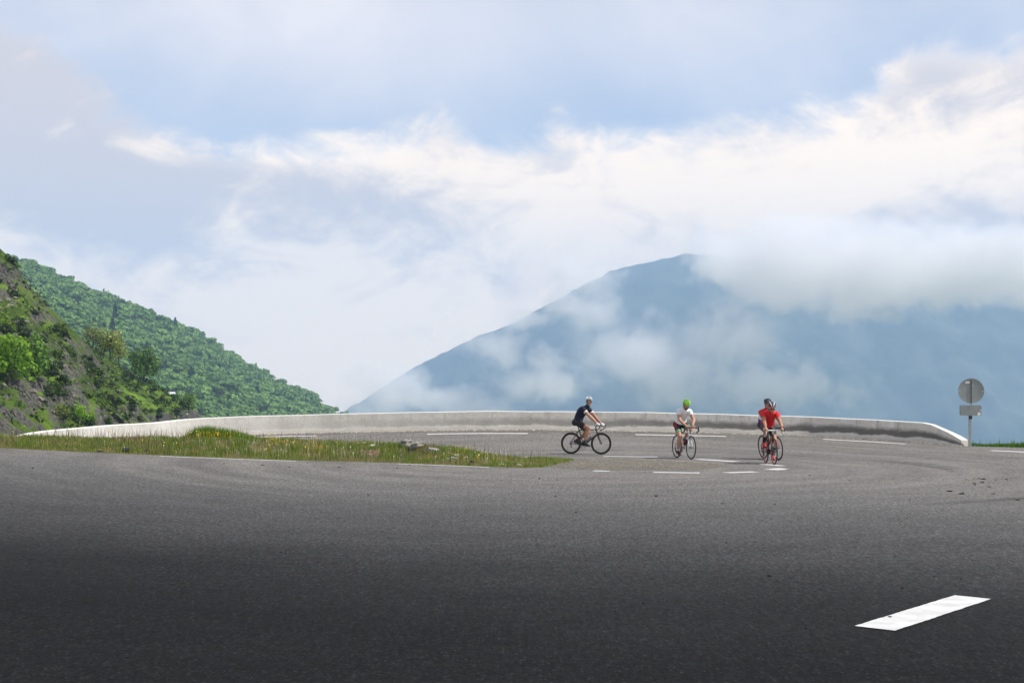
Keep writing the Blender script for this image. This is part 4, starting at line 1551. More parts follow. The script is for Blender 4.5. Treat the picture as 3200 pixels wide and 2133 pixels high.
def make_wheel(parent, ax, st):
    bm = bmesh.new()
    sweep(bm, [ax + Vector((0, -0.052, 0)), ax + Vector((0, -0.03, 0)), ax + Vector((0, 0, 0)), ax + Vector((0, 0.03, 0)), ax + Vector((0, 0.052, 0))], [0.012, 0.022, 0.013, 0.022, 0.012], 10)
    w = bm_obj('wheel', bm, DARKM, parent)
    tube_obj('tyre', circle_pts(ax, R_W - 0.014, 56), 0.014, TYRE, w, 8, closed=True)
    dp = st['rim_depth']
    bm = bmesh.new()
    n = 56
    prof_ = [(R_W - 0.024, 0.010), (R_W - 0.030, 0.011), (R_W - 0.024 - dp * 0.6, 0.0105), (R_W - 0.024 - dp, 0.004), (R_W - 0.024 - dp, -0.004), (R_W - 0.024 - dp * 0.6, -0.0105), (R_W - 0.030, -0.011), (R_W - 0.024, -0.010)]
    rings = []
    for k in range(n):
        a_ = 2 * math.pi * k / n
        rings.append([bm.verts.new((ax.x + r * math.cos(a_), y_, ax.z + r * math.sin(a_))) for r, y_ in prof_])
    for k in range(n):
        A, B = rings[k], rings[(k + 1) % n]
        for j in range(len(prof_)):
            j2 = (j + 1) % len(prof_)
            bm.faces.new((A[j], A[j2], B[j2], B[j]))
    bmesh.ops.recalc_face_normals(bm, faces=bm.faces)
    bm_obj('rim', bm, st['rim'], w)
    bm = bmesh.new()
    ns = 20
    for k in range(ns):
        a_ = 2 * math.pi * (k + 0.5) / ns
        sd = 0.03 if k % 2 else -0.03
        off = 0.32 * (1 if (k // 2) % 2 else -1)
        p0 = Vector((ax.x + 0.02 * math.cos(a_ + off * 4), sd, ax.z + 0.02 * math.sin(a_ + off * 4)))
        p1 = Vector((ax.x + (R_W - 0.03 - dp) * math.cos(a_), sd * 0.1, ax.z + (R_W - 0.03 - dp) * math.sin(a_)))
        sweep(bm, [p0, p1], 0.0012, 4)
    bm_obj('spokes', bm, STEEL, w)
    return w


def pedal_pos(side, phase):
    """side -1 right, +1 left; phase: angle of the right crank, 0 = forward, 90 = up"""
    a_ = math.radians(phase) + (0 if side < 0 else math.pi)
    return BB + Vector((CRANK * math.cos(a_), side * 0.125, CRANK * math.sin(a_)))


def make_bike(label, loc, heading, lean, st, phase):
    """heading: angle of the riding direction in the ground plane; lean: roll to the left in radians"""
    root = empty('road_bicycle', loc)
    root.rotation_euler = (0, 0, 0)
    root.rotation_mode = 'QUATERNION'
    root.rotation_quaternion = Quaternion((0, 0, 1), heading) @ Quaternion((1, 0, 0), -lean)
    tag(root, label, 'bicycle', 'bicycles ridden round the bend')
    bm = bmesh.new()
    sweep(bm, [BB, BB.lerp(SEAT_TOP, 1.0)], [0.019, 0.017], 10)
    sweep(bm, [HEAD_LO + Vector((0.005, 0, -0.012)), HEAD_HI], [0.024, 0.021], 10)
    sweep(bm, [BB + Vector((0.012, 0, 0.008)), HEAD_LO + Vector((-0.004, 0, 0.02))], [0.026, 0.023], 10)
    sweep(bm, [SEAT_TOP - Vector((-0.006, 0, 0.03)), HEAD_HI - Vector((0.0, 0, 0.03))], [0.015, 0.018], 10)
    for s in (-1, 1):
        sweep(bm, [BB + Vector((-0.02, s * 0.02, 0)), (BB + AX_R) / 2 + Vector((0, s * 0.045, -0.008)), AX_R + Vector((0.01, s * 0.062, 0))], [0.013, 0.012, 0.009], 8)
        sweep(bm, [SEAT_TOP + Vector((0.0, s * 0.012, -0.05)), (SEAT_TOP + AX_R) / 2 + Vector((0, s * 0.04, 0)), AX_R + Vector((0, s * 0.062, 0))], [0.010, 0.009, 0.008], 8)
    sweep(bm, [BB + Vector((0, -0.036, 0)), BB + Vector((0, 0.036, 0))], 0.023, 12)
    frame = bm_obj('frame', bm, st['frame'], root)
    if st.get('accent'):
        a_ = BB + Vector((0.012, 0, 0.008))
        b_ = HEAD_LO + Vector((-0.004, 0, 0.02))
        tube_obj('decal_band', [a_.lerp(b_, 0.30), a_.lerp(b_, 0.78)], 0.0275, st['accent'], frame, 10)
    # fork
    bm = bmesh.new()
    crown = HEAD_LO + Vector((0.012, 0, -0.035))
    sweep(bm, [HEAD_LO + Vector((0.004, 0, -0.01)), crown], [0.022, 0.022], 10)
    for s in (-1, 1):
        sweep(bm, [crown + Vector((0, s * 0.012, 0.005)), crown + Vector((0.012, s * 0.043, -0.04)), crown.lerp(AX_F, 0.6) + Vector((-0.006, s * 0.05, 0)), AX_F + Vector((0, s * 0.054, 0))], [0.017, 0.015, 0.012, 0.008], 8)
    bm_obj('fork', bm, st['fork'], root)
    for c_ in (crown + Vector((0.03, 0, 0.0)), SEAT_TOP.lerp(AX_R, 0.24) + Vector((-0.012, 0, 0.012))):
        bm = bmesh.new()
        for s in (-1, 1):
            sweep(bm, [c_ + Vector((0, 0, 0.02)), c_ + Vector((0.004, s * 0.03, -0.005)), c_ + Vector((0.004, s * 0.02, -0.045))], [0.009, 0.008, 0.006], 6)
        bm_obj('brake_caliper', bm, DARKM, root)
    make_wheel(root, AX_R, st)
    make_wheel(root, AX_F, st)
    # seat post and saddle
    tube_obj('seat_post', [SEAT_TOP - Vector((-0.01, 0, 0.05)), SADDLE_C + Vector((0.0, 0, -0.045))], 0.0145, CARBON, root, 10)
    bm = bmesh.new()
    V_ = [(-0.14, 0.066, 0.012), (-0.10, 0.074, 0.008), (-0.04, 0.058, 0.0), (0.02, 0.034, -0.004), (0.08, 0.022, -0.004), (0.13, 0.016, -0.012)]
    rings = []
    for x_, w_, z_ in V_:
        rings.append([bm.verts.new(SADDLE_C + Vector((x_, w_ * cx, z_ + dz))) for cx, dz in ((-1, -0.022), (-0.9, -0.004), (-0.45, 0.006), (0, 0.008), (0.45, 0.006), (0.9, -0.004), (1, -0.022), (0.5, -0.034), (-0.5, -0.034))])
    for A, B in zip(rings, rings[1:]):
        for k in range(9):
            bm.faces.new((A[k], A[(k + 1) % 9], B[(k + 1) % 9], B[k]))
    bm.faces.new(rings[0])
    bm.faces.new(list(reversed(rings[-1])))
    bmesh.ops.recalc_face_normals(bm, faces=bm.faces)
    sad = bm_obj('saddle', bm, SADDLE, root)
    bm = bmesh.new()
    for s in (-1, 1):
        sweep(bm, [SADDLE_C + Vector((-0.11, s * 0.03, -0.015)), SADDLE_C + Vector((-0.05, s * 0.022, -0.045)), SADDLE_C + Vector((0.05, s * 0.02, -0.042)), SADDLE_C + Vector((0.11, s * 0.006, -0.022))], 0.004, 6)
    bm_obj('saddle_rails', bm, STEEL, sad)
    # steerer, stem, bar
    tube_obj('stem', [HEAD_HI + Vector((0, 0, -0.01)), HEAD_HI + Vector((-0.016, 0, 0.06)), CLAMP + Vector((-0.03, 0, -0.012)), CLAMP], [0.019, 0.018, 0.016, 0.018], st.get('stem', CARBON), root, 10)
    bm = bmesh.new()
    path = []
    for s in (-1, 1):
        half = [CLAMP + Vector((0, s * 0.02, 0)), CLAMP + Vector((0, s * 0.13, 0.002)), CLAMP + Vector((0.012, s * 0.175, 0)), CLAMP + Vector((0.045, s * 0.203, -0.004)), CLAMP + Vector((0.085, s * 0.212, -0.016)),
                CLAMP + Vector((0.108, s * 0.214, -0.05)), CLAMP + Vector((0.098, s * 0.215, -0.09)), CLAMP + Vector((0.06, s * 0.216, -0.122)), CLAMP + Vector((0.01, s * 0.218, -0.135)), CLAMP + Vector((-0.04, s * 0.22, -0.138))]
        sweep(bm, half, [0.0155] + [0.0158] * 9, 8)
    sweep(bm, [CLAMP + Vector((0, -0.03, 0)), CLAMP + Vector((0, 0.03, 0))], 0.0158, 8)
    bar = bm_obj('handlebar', bm, st['tape'], root)
    for s in (-1, 1):
        bm = bmesh.new()
        b_ = CLAMP + Vector((0.085, s * 0.212, -0.006))
        sweep(bm, [b_ + Vector((-0.02, 0, -0.002)), b_ + Vector((0.02, 0, 0.012)), b_ + Vector((0.052, 0, 0.028)), b_ + Vector((0.07, 0, 0.046))], [0.016, 0.019, 0.018, 0.011], 8)
        hood = bm_obj('brake_hood', bm, st.get('hood', CARBON), bar)
        tube_obj('brake_lever', [b_ + Vector((0.055, 0, 0.012)), b_ + Vector((0.072, s * 0.004, -0.03)), b_ + Vector((0.062, s * 0.01, -0.085)), b_ + Vector((0.068, s * 0.012, -0.105))], [0.008, 0.009, 0.007, 0.005], st.get('lever', DARKM), bar, 6)
    # drivetrain
    bm = bmesh.new()
    for rr_, yy_ in ((0.098, -0.044), (0.072, -0.038)):
        sweep(bm, circle_pts(BB + Vector((0, yy_, 0)), rr_, 36), 0.0035, 5, closed=True)
    for k in range(5):
        a_ = 2 * math.pi * k / 5 + 0.3
        sweep(bm, [BB + Vector((0, -0.044, 0)), BB + Vector((0.094 * math.cos(a_), -0.044, 0.094 * math.sin(a_)))], 0.006, 5)
    crk = bm_obj('chainset', bm, DARKM, root)
    for s in (-1, 1):
        p = pedal_pos(s, phase)
        tube_obj('crank_arm', [BB + Vector((0, s * 0.055, 0)), Vector((p.x, s * 0.072, p.z))], [0.014, 0.011], st.get('crank', DARKM), crk, 8)
        bm = bmesh.new()
        sweep(bm, [Vector((p.x, s * 0.075, p.z)), Vector((p.x, s * 0.15, p.z))], 0.008, 6)
        bmesh.ops.create_cube(bm, size=1.0, matrix=Matrix.Translation((p.x + 0.005, s * 0.122, p.z)) @ Matrix.Diagonal((0.085, 0.055, 0.016, 1)))
        bm_obj('pedal', bm, DARKM, crk)
    bm = bmesh.new()
    for k, rr_ in enumerate((0.052, 0.046, 0.040, 0.034, 0.028)):
        sweep(bm, circle_pts(AX_R + Vector((0, -0.030 - 0.005 * k, 0)), rr_, 24), 0.0035, 5, closed=True)
    bm_obj('cassette', bm, STEEL, root)
    dm = AX_R + Vector((0.02, -0.042, -0.10))
    bm = bmesh.new()
    up, lo = AX_R + Vector((0, -0.042, 0.052)), AX_R + Vector((0.012, -0.042, -0.06))
    pts_ = [BB + Vector((0, -0.043, 0.099)), up, AX_R + Vector((-0.045, -0.042, 0.01)), AX_R + Vector((-0.02, -0.042, -0.045)), lo, dm + Vector((-0.01, 0, -0.035)), dm + Vector((0.02, 0, -0.045)), BB + Vector((0, -0.043, -0.099))]
    for k in range(1, 8):
        a_ = -math.pi / 2 + math.pi * k / 8
        pts_.append(BB + Vector((0.099 * math.cos(a_), -0.043, 0.099 * math.sin(a_))))
    sweep(bm, pts_, 0.0038, 5, closed=True)
    bm_obj('chain', bm, DARKM, root)
    tube_obj('rear_derailleur', [AX_R + Vector((0.01, -0.06, -0.02)), AX_R + Vector((0.02, -0.058, -0.055)), dm + Vector((0, -0.01, 0)), dm + Vector((0.008, -0.008, -0.045))], [0.010, 0.014, 0.012, 0.016], DARKM, root, 8)
    # bottle in its cage on the down tube
    if st.get('bottle'):
        a_, b_ = BB.lerp(HEAD_LO, 0.26), BB.lerp(HEAD_LO, 0.62)
        nrm = Vector((-(b_ - a_).z, 0, (b_ - a_).x)).normalized()
        cage = bmesh.new()
        for s in (-1, 1):
            sweep(cage, [a_ + nrm * 0.03, a_ + nrm * 0.05 + Vector((0, s * 0.038, 0)), a_.lerp(b_, 0.6) + nrm * 0.062 + Vector((0, s * 0.040, 0)), a_.lerp(b_, 0.75) + nrm * 0.03], 0.0035, 5)
        cg = bm_obj('bottle_cage', cage, CARBON, root)
        q0, q1 = a_ + nrm * 0.062, b_ + nrm * 0.062
        bo = tube_obj('water_bottle', [q0, q0.lerp(q1, 0.04), q0.lerp(q1, 0.55), q0.lerp(q1, 0.62), q0.lerp(q1, 0.68), q0.lerp(q1, 0.86)], [0.030, 0.036, 0.036, 0.030, 0.036, 0.034], st['bottle'], root, 14)
        tube_obj('cap', [q0.lerp(q1, 0.86), q0.lerp(q1, 0.92), q0.lerp(q1, 0.94), q0.lerp(q1, 1.02)], [0.035, 0.030, 0.012, 0.010], st.get('cap', CARBON), bo, 12)
    return root


# ------------------------------------------------------------------ riders
SKIN = simple_mat('skin', (0.46, 0.25, 0.165), 0.5, 0.35, var=0.08, scale=14)
SKIN_TAN = simple_mat('tanned_skin', (0.40, 0.20, 0.125), 0.5, 0.35, var=0.08, scale=14)


def ik(a_, b_, l1, l2, pole):
    """middle joint of a two-bone chain"""
    d = b_ - a_
    L = min(d.length, (l1 + l2) * 0.9995)
    u = d.normalized()
    x = (l1 * l1 - l2 * l2 + L * L) / (2 * L)
    h = math.sqrt(max(l1 * l1 - x * x, 0))
    p = (pole - u * pole.dot(u)).normalized()
    return a_ + u * x + p * h


class Body:
    def __init__(self):
        self.bm = bmesh.new()
        self.seg = []          # (name, p0, p1, r0, r1)

    def limb(self, name, p0, p1, r0, r1, mid=None, sides=14, flat=1.0, lateral=None):
        p0, p1 = Vector(p0), Vector(p1)
        self.seg.append((name, p0, p1, r0, r1))
        pts = [p0, p1] if mid is None else [p0, p0.lerp(p1, mid[0]), p1]
        rad = [r0, r1] if mid is None else [r0, mid[1], r1]
        # smooth loft
        fine, fr = [], []
        for i in range(len(pts) - 1):
            for k in range(5):
                t_ = k / 5
                fine.append(pts[i].lerp(pts[i + 1], t_))
                tt = t_ * t_ * (3 - 2 * t_)
                fr.append(rad[i] * (1 - tt) + rad[i + 1] * tt)
        fine.append(pts[-1])
        fr.append(rad[-1])
        sweep(self.bm, fine, fr, sides)
        ball(self.bm, p0, r0, 2)
        ball(self.bm, p1, r1, 2)

    def loft(self, name, rings):
        """rings: (centre, half-width vector, half-depth vector)"""
        k = 20
        R_ = []
        for c_, a_, b_ in rings:
            R_.append([self.bm.verts.new(c_ + a_ * math.cos(2 * math.pi * i / k) + b_ * math.sin(2 * math.pi * i / k)) for i in range(k)])
        for A, B in zip(R_, R_[1:]):
            for i in range(k):
                self.bm.faces.new((A[i], A[(i + 1) % k], B[(i + 1) % k], B[i]))
        self.bm.faces.new(list(reversed(R_[0])))
        self.bm.faces.new(R_[-1])
        for (c0, a0, b0), (c1, a1, b1), nm in zip(rings, rings[1:], name):
            self.seg.append((nm, c0, c1, (a0.length + b0.length) / 2, (a1.length + b1.length) / 2))

    def ell(self, name, c_, r, rot=None):
        rot = rot or Matrix.Identity(3)
        bmesh.ops.create_icosphere(self.bm, subdivisions=3, radius=1.0, matrix=Matrix.Translation(c_) @ rot.to_4x4() @ Matrix.Diagonal((*r, 1)))
        if name:
            self.seg.append((name, Vector(c_), Vector(c_) + rot @ Vector((0.001, 0, 0)), sum(r) / 3, sum(r) / 3))

    def build(self, voxel=0.006):
        me = bpy.data.meshes.new('tmp')
        bmesh.ops.recalc_face_normals(self.bm, faces=self.bm.faces)
        self.bm.to_mesh(me)
        self.bm.free()
        o = bpy.data.objects.new('tmp', me)
        COL.objects.link(o)
        md = o.modifiers.new('r', 'REMESH')
        md.mode = 'VOXEL'
        md.voxel_size = voxel
        md = o.modifiers.new('s', 'SMOOTH')
        md.factor = 0.5
        md.iterations = 3
        dg = bpy.context.evaluated_depsgraph_get()
        me2 = bpy.data.meshes.new_from_object(o.evaluated_get(dg))
        bpy.data.objects.remove(o)
        n = len(me2.vertices)
        co = np.zeros(n * 3)
        me2.vertices.foreach_get('co', co)
        co = co.reshape(-1, 3)
        best = np.full(n, 1e9)
        which = np.zeros(n, int)
        par = np.zeros(n)
        for i, (nm, p0, p1, r0, r1) in enumerate(self.seg):
            a_, b_ = np.array(p0), np.array(p1)
            ab = b_ - a_
            t_ = np.clip(((co - a_) @ ab) / (ab @ ab + 1e-12), 0, 1)
            d = np.linalg.norm(co - (a_ + t_[:, None] * ab), axis=1) - (r0 + (r1 - r0) * t_)
            m = d < best
            best[m], which[m], par[m] = d[m], i, t_[m]
        names = np.array([s[0] for s in self.seg])[which]
        return me2, co, names, par


def shell(name, me, mask_v, off, mat, parent, fuzz=0.0):
    """clothing: the body faces whose corners all lie in the mask, lifted off the skin, with closed rims"""
    src = bmesh.new()
    src.from_mesh(me)
    src.verts.ensure_lookup_table()
    kill = [f for f in src.faces if not all(mask_v[v.index] for v in f.verts)]
    bmesh.ops.delete(src, geom=kill, context='FACES')
    loose = [v for v in src.verts if not v.link_faces]
    bmesh.ops.delete(src, geom=loose, context='VERTS')
    for _ in range(5):
        bmesh.ops.smooth_vert(src, verts=[v for v in src.verts if v.is_boundary], factor=0.5, use_axis_x=True, use_axis_y=True, use_axis_z=True)
    src.normal_update()
    base = {v: v.co.copy() for v in src.verts}
    for v in src.verts:
        k = off
        if fuzz:
            k += fuzz * math.sin(v.co.x * 41 + v.co.z * 33) * math.cos(v.co.y * 37 - v.co.z * 29)
        v.co = v.co + v.normal * k
    be = [e for e in src.edges if e.is_boundary]
    r = bmesh.ops.extrude_edge_only(src, edges=be)
    nv = [g for g in r['geom'] if isinstance(g, bmesh.types.BMVert)]
    for v in nv:
        v.co = v.co - v.normal * (off + 0.004) if v.normal.length > 0 else v.co
    m = bpy.data.meshes.new(name)
    src.to_mesh(m)
    src.free()
    m.polygons.foreach_set('use_smooth', [True] * len(m.polygons))
    m.materials.append(mat)
    return link(bpy.data.objects.new(name, m), parent)


def make_helmet(parent, c_, rot, st):
    """c_ skull centre, rot: 3x3 with columns forward, left, up"""
    h = empty('helmet')
    h.parent = parent
    M = Matrix.Translation(c_ + rot @ Vector((0.004, 0, 0.028))) @ rot.to_4x4()
    bm = bmesh.new()
    bmesh.ops.create_uvsphere(bm, u_segments=24, v_segments=14, radius=1.0)
    bmesh.ops.delete(bm, geom=[v for v in bm.verts if v.co.z < -0.05 - 0.12 * v.co.x], context='VERTS')
    for v in bm.verts:
        v.co = M @ Vector((v.co.x * 0.128, v.co.y * 0.092, v.co.z * 0.098))
    li = bm_obj('liner', bm, st.get('liner', CARBON), h)
    md = li.modifiers.new('t', 'SOLIDIFY')
    md.thickness = 0.012
    # shell: ribs running front to back with open vents between
    nr = 5
    for k in range(nr):
        ph = -1.1 + 2.2 * k / (nr - 1)
        bm = bmesh.new()
        pts_, rad = [], []
        for j in range(15):
            th = -0.12 + (math.pi + 0.26) * j / 14
            x, z = math.cos(th), math.sin(th)
            sy, cy_ = math.sin(ph), math.cos(ph)
            pts_.append(M @ Vector((x * 0.142 - 0.006, sy * 0.100 * (abs(z) ** 0.55 if z > 0 else 0.25) * (1.0) , max(z, -0.15) * 0.108 * (0.35 + 0.65 * cy_) - 0.006 + (-0.012 if z < 0.02 else 0))))
            rad.append(0.0075 + 0.0035 * math.sin(th))
        sweep(bm, pts_, rad, 6)
        bm_obj('shell_rib', bm, st['helmet2'] if (st.get('helmet2') and k % 2) else st['helmet'], h)
    # rim band
    ring = []
    for j in range(28):
        a_ = 2 * math.pi * j / 28
        ring.append(M @ Vector((math.cos(a_) * 0.136, math.sin(a_) * 0.098, -0.008 - 0.012 * math.cos(a_) * -1)))
    tube_obj('rim_band', ring, 0.009, st.get('helmet_rim', st['helmet']), h, 6, closed=True)
    bm = bmesh.new()
    for s in (-1, 1):
        sweep(bm, [c_ + rot @ Vector((0.03, s * 0.088, 0.02)), c_ + rot @ Vector((0.02, s * 0.084, -0.05)), c_ + rot @ Vector((0.045, s * 0.05, -0.115)), c_ + rot @ Vector((0.055, 0, -0.132))], 0.004, 5)
    bm_obj('chin_strap', bm, CARBON, h)
    return h


def make_rider(label, bike, st):
    """everything in the bicycle's own coordinates: x forward, y left, z up"""
    root = empty('person', bike.location)
    root.rotation_mode = 'QUATERNION'
    root.rotation_quaternion = bike.rotation_quaternion
    tag(root, label, 'person', 'cyclists rounding the bend')
    B = Body()
    phase = st['phase']
    hipc = Vector(st.get('hip', (-0.275, 0, 1.02)))
    sh = Vector(st['shoulder'])
    yaw = st.get('torso_yaw', 0.0)
    left = Vector((-math.sin(yaw), math.cos(yaw), 0))
    sp = sh - hipc
    spd = sp.normalized()
    fwd = spd.cross(Vector((0, 1, 0))).normalized() * -1        # chest-ward
    if fwd.x < 0 and fwd.z > 0:
        fwd = -fwd
    lat = Vector((0, 1, 0))
    arch = -fwd * 0.045
    c0 = hipc + Vector((0.0, 0, -0.055))
    rings = [
        (c0 - spd * 0.05, lat * 0.10, fwd * 0.075),
        (c0, lat * 0.172, fwd * 0.132),
        (hipc + spd * 0.07, lat * 0.178, fwd * 0.134),
        (hipc + sp * 0.36 + arch * 0.7, lat.lerp(left, 0.4) * 0.158, fwd * 0.124),
        (hipc + sp * 0.64 + arch, lat.lerp(left, 0.75) * 0.176, fwd * 0.134),
        (hipc + sp * 0.88 + arch * 0.6, left * 0.188, fwd * 0.118),
        (sh + spd * 0.015, left * 0.150, fwd * 0.075),
        (sh + spd * 0.05, left * 0.07, fwd * 0.055)]
    B.loft(['pelvis', 'pelvis', 'waist', 'chest', 'chest', 'chest', 'collar'], rings)
    # head and neck
    head = Vector(st['head'])
    look = Vector(st['look']).normalized()
    hl = Vector((0, 0, 1)).cross(look).normalized()
    hu = look.cross(hl).normalized()
    tilt = st.get('tilt', 0.0)
    hl2 = (hl * math.cos(tilt) + hu * math.sin(tilt)).normalized()
    hu = look.cross(hl2).normalized()
    HR = Matrix((look, hl2, hu)).transposed()
    nb = sh + spd * 0.03
    B.limb('neck', nb, head + HR @ Vector((-0.025, 0, -0.07)), 0.062, 0.056)
    B.ell('head', head + HR @ Vector((-0.008, 0, 0.022)), (0.098, 0.076, 0.098), HR)
    B.ell('face', head + HR @ Vector((0.022, 0, -0.045)), (0.066, 0.060, 0.080), HR)
    B.ell('jaw', head + HR @ Vector((0.046, 0, -0.092)), (0.038, 0.044, 0.034), HR)
    B.ell('nose', head + HR @ Vector((0.098, 0, -0.036)), (0.018, 0.012, 0.020), HR)
    B.ell(None, head + HR @ Vector((0.086, 0, 0.002)), (0.018, 0.045, 0.013), HR)
    B.ell(None, head + HR @ Vector((0.084, 0, -0.082)), (0.010, 0.022, 0.008), HR)
    for s in (-1, 1):
        B.ell('ear', head + HR @ Vector((-0.008, s * 0.078, -0.03)), (0.018, 0.009, 0.028), HR)
    # legs
    feet = {}
    for s, nm in ((-1, 'r'), (1, 'l')):
        hip = hipc + Vector((0.015, s * 0.088, -0.045))
        p = pedal_pos(s, phase)
        low = (p.z - BB.z) / CRANK
        fp = math.radians(st.get('foot_pitch', -14) - 10 * (1 - low) * 0.5 * 0)
        fdir = Vector((math.cos(fp), 0, math.sin(fp)))
        fup = Vector((-math.sin(fp), 0, math.cos(fp)))
        ballp = Vector((p.x, s * 0.122, p.z)) + fup * 0.026
        heel = ballp - fdir * 0.165 + fup * 0.012
        ankle = ballp - fdir * 0.125 + fup * 0.088
        knee = ik(hip, ankle, 0.435, 0.425, Vector((1, s * 0.10, 0.15)))
        B.ell(None, hip + Vector((-0.055, s * 0.0, -0.005)), (0.10, 0.092, 0.105))
        B.limb('thigh_' + nm, hip, knee, 0.106, 0.062, (0.4, 0.092))
        B.ell(None, knee + (knee - (hip + ankle) / 2).normalized() * 0.012, (0.05, 0.048, 0.055))
        B.limb('shin_' + nm, knee, ankle, 0.055, 0.038, (0.33, 0.062))
        calf = knee.lerp(ankle, 0.3) - Vector((1, 0, 0.2)).normalized() * 0.018
        B.ell(None, calf, (0.045, 0.047, 0.085))
        B.limb('foot_' + nm, heel + fup * 0.036, ballp + fdir * 0.035 + fup * 0.008, 0.026, 0.016)
        feet[s] = (ballp, heel, ankle, fdir, fup)
    # arms and hands
    hands = {}
    for s, nm in ((-1, 'r'), (1, 'l')):
        shp = sh + left * s * 0.176 - spd * 0.035 + fwd * 0.005
        hp = Vector(st['hand_' + nm])
        grip = Vector(st.get('grip_' + nm, (1, 0, 0.15))).normalized()          # along the bar inside the fist
        wr = hp + Vector(st.get('wrist', (-0.052, 0, 0.036)))
        el = ik(shp, wr, 0.295, 0.262, Vector(st.get('elbow_' + nm, (-0.15, s * 0.9, -0.6))))
        B.limb('deltoid_' + nm, shp - left * s * 0.03, shp, 0.062, 0.062)
        B.limb('upperarm_' + nm, shp, el, 0.062, 0.045, (0.4, 0.056))
        B.limb('forearm_' + nm, el, wr, 0.045, 0.029, (0.28, 0.047))
        # palm rests on the bar, four fingers curl over and under it, thumb closes from the inner side
        ax = grip
        toward = (hp - wr).normalized()
        over = (toward - ax * toward.dot(ax))
        over = over.normalized() if over.length > 0.2 else Vector((0, 0, 1)) 
        dn = ax.cross(over).normalized()
        if dn.z > 0:
            dn = -dn
        ph = hp - dn * 0.026
        B.limb('hand_' + nm, wr, ph, 0.025, 0.030)
        B.ell(None, ph, (0.042, 0.034, 0.024), Matrix((ax, ax.cross(dn), -dn)).transposed())
        rb = 0.016
        for f, (fo, fl) in enumerate(((-0.036, 0.9), (-0.012, 1.0), (0.012, 0.96), (0.036, 0.8))):
            b0 = hp + ax * fo
            a1 = b0 - dn * (rb + 0.011) + over * 0.012
            a2 = b0 + over * (rb + 0.016) * (0.7 + 0.3 * fl) - dn * 0.004
            a3 = b0 + over * (rb + 0.006) * fl + dn * (rb + 0.006)
            a4 = b0 + dn * (rb + 0.010) - over * 0.004 * fl
            B.limb('hand_' + nm, a1, a2, 0.0095, 0.0088, sides=8)
            B.limb('hand_' + nm, a2, a3, 0.0088, 0.0080, sides=8)
            B.limb('hand_' + nm, a3, a4, 0.0080, 0.0072, sides=8)
        tin = -1 if ax.dot(Vector((0, s, 0))) > 0.3 else 1
        t0 = ph - over * 0.012 + ax * 0.03 * tin
        t1 = hp + ax * 0.046 * tin + over * 0.002 - dn * 0.006
        t2 = hp + ax * 0.040 * tin + over * 0.020 + dn * 0.014
        B.limb('hand_' + nm, t0, t1, 0.012, 0.0105, sides=8)
        B.limb('hand_' + nm, t1, t2, 0.0105, 0.0085, sides=8)
        hands[s] = (hp, wr)
    me, co, nm, par = B.build()
    me.materials.clear()
    me.materials.append(st.get('skin', SKIN))
    me.polygons.foreach_set('use_smooth', [True] * len(me.polygons))
    body = link(bpy.data.objects.new('body', me), root)
    upper = (nm == 'upperarm_r') | (nm == 'upperarm_l')
    sleeve_t = st.get('sleeve', 0.52)
    delt = np.isin(nm, ['deltoid_r', 'deltoid_l'])
    thigh = np.isin(nm, ['thigh_r', 'thigh_l'])
    sh_t = st.get('short', 0.70)
    torso = np.isin(nm, ['waist', 'chest', 'collar', 'pelvis'])
    along = (co - np.array(hipc)) @ np.array(spd)
    hem = 0.06
    jersey = (np.isin(nm, ['waist', 'chest', 'collar']) & (along > hem)) | ((nm == 'pelvis') & (along > hem)) | delt | (upper & (par < sleeve_t))
    side_c = np.sign(co[:, 1])
    shorts = ((torso & (along <= hem + 0.03)) | (thigh & (par < sh_t)))
    shell('shorts', me, shorts, 0.005, st['shorts'], root, 0.001)
    if st.get('band'):
        shell('leg_band', me, thigh & (par > sh_t - 0.14) & (par < sh_t + 0.005), 0.008, st['band'], root)
    if st.get('short_side'):
        ang = np.abs(co[:, 1]) > 0.142
        shell('side_panel', me, (thigh & (par < 0.45) & ang) | ((nm == 'pelvis') & ang), 0.0075, st['short_side'], root)
    if st.get('panel'):
        sd = np.abs((co - np.array(sh)) @ np.array(left))
        low = along < 0.30
        shell('jersey', me, jersey & ~(low & torso), 0.009, st['jersey'], root, 0.002)
        shell('jersey_panel', me, jersey & torso & (along < 0.315) & (along > 0.15), 0.0105, st['panel'][0], root, 0.002)
        shell('jersey_hem_panel', me, jersey & torso & (along < 0.165), 0.0095, st['panel'][1], root, 0.002)
    else:
        shell('jersey', me, jersey, 0.009, st['jersey'], root, 0.002)
    if st.get('cuff'):
        shell('cuff', me, upper & (par > sleeve_t - 0.13) & (par < sleeve_t + 0.01), 0.0115, st['cuff'], root)
        shell('collar_trim', me, (nm == 'collar') | ((nm == 'neck') & (par < 0.22)), 0.012, st['cuff'], root)
    if st.get('zip'):
        bm = bmesh.new()
        a_ = sh + spd * 0.0 + fwd * 0.098
        sweep(bm, [a_, hipc + sp * 0.6 + arch + fwd * 0.128], 0.006, 6)
        bm_obj('zip', bm, st['zip'], root)
    shin = np.isin(nm, ['shin_r', 'shin_l'])
    shell('socks', me, (shin & (par > st.get('sock', 0.78))), 0.003, st['sock_mat'], root)
    if st.get('glove'):
        shell('gloves', me, np.isin(nm, ['hand_r', 'hand_l']) | (np.isin(nm, ['forearm_r', 'forearm_l']) & (par > 0.93)), 0.0035, st['glove'], root)
    if st.get('watch'):
        shell('wrist_watch', me, (nm == 'forearm_l') & (par > 0.84) & (par < 0.94), 0.006, st['watch'], root)
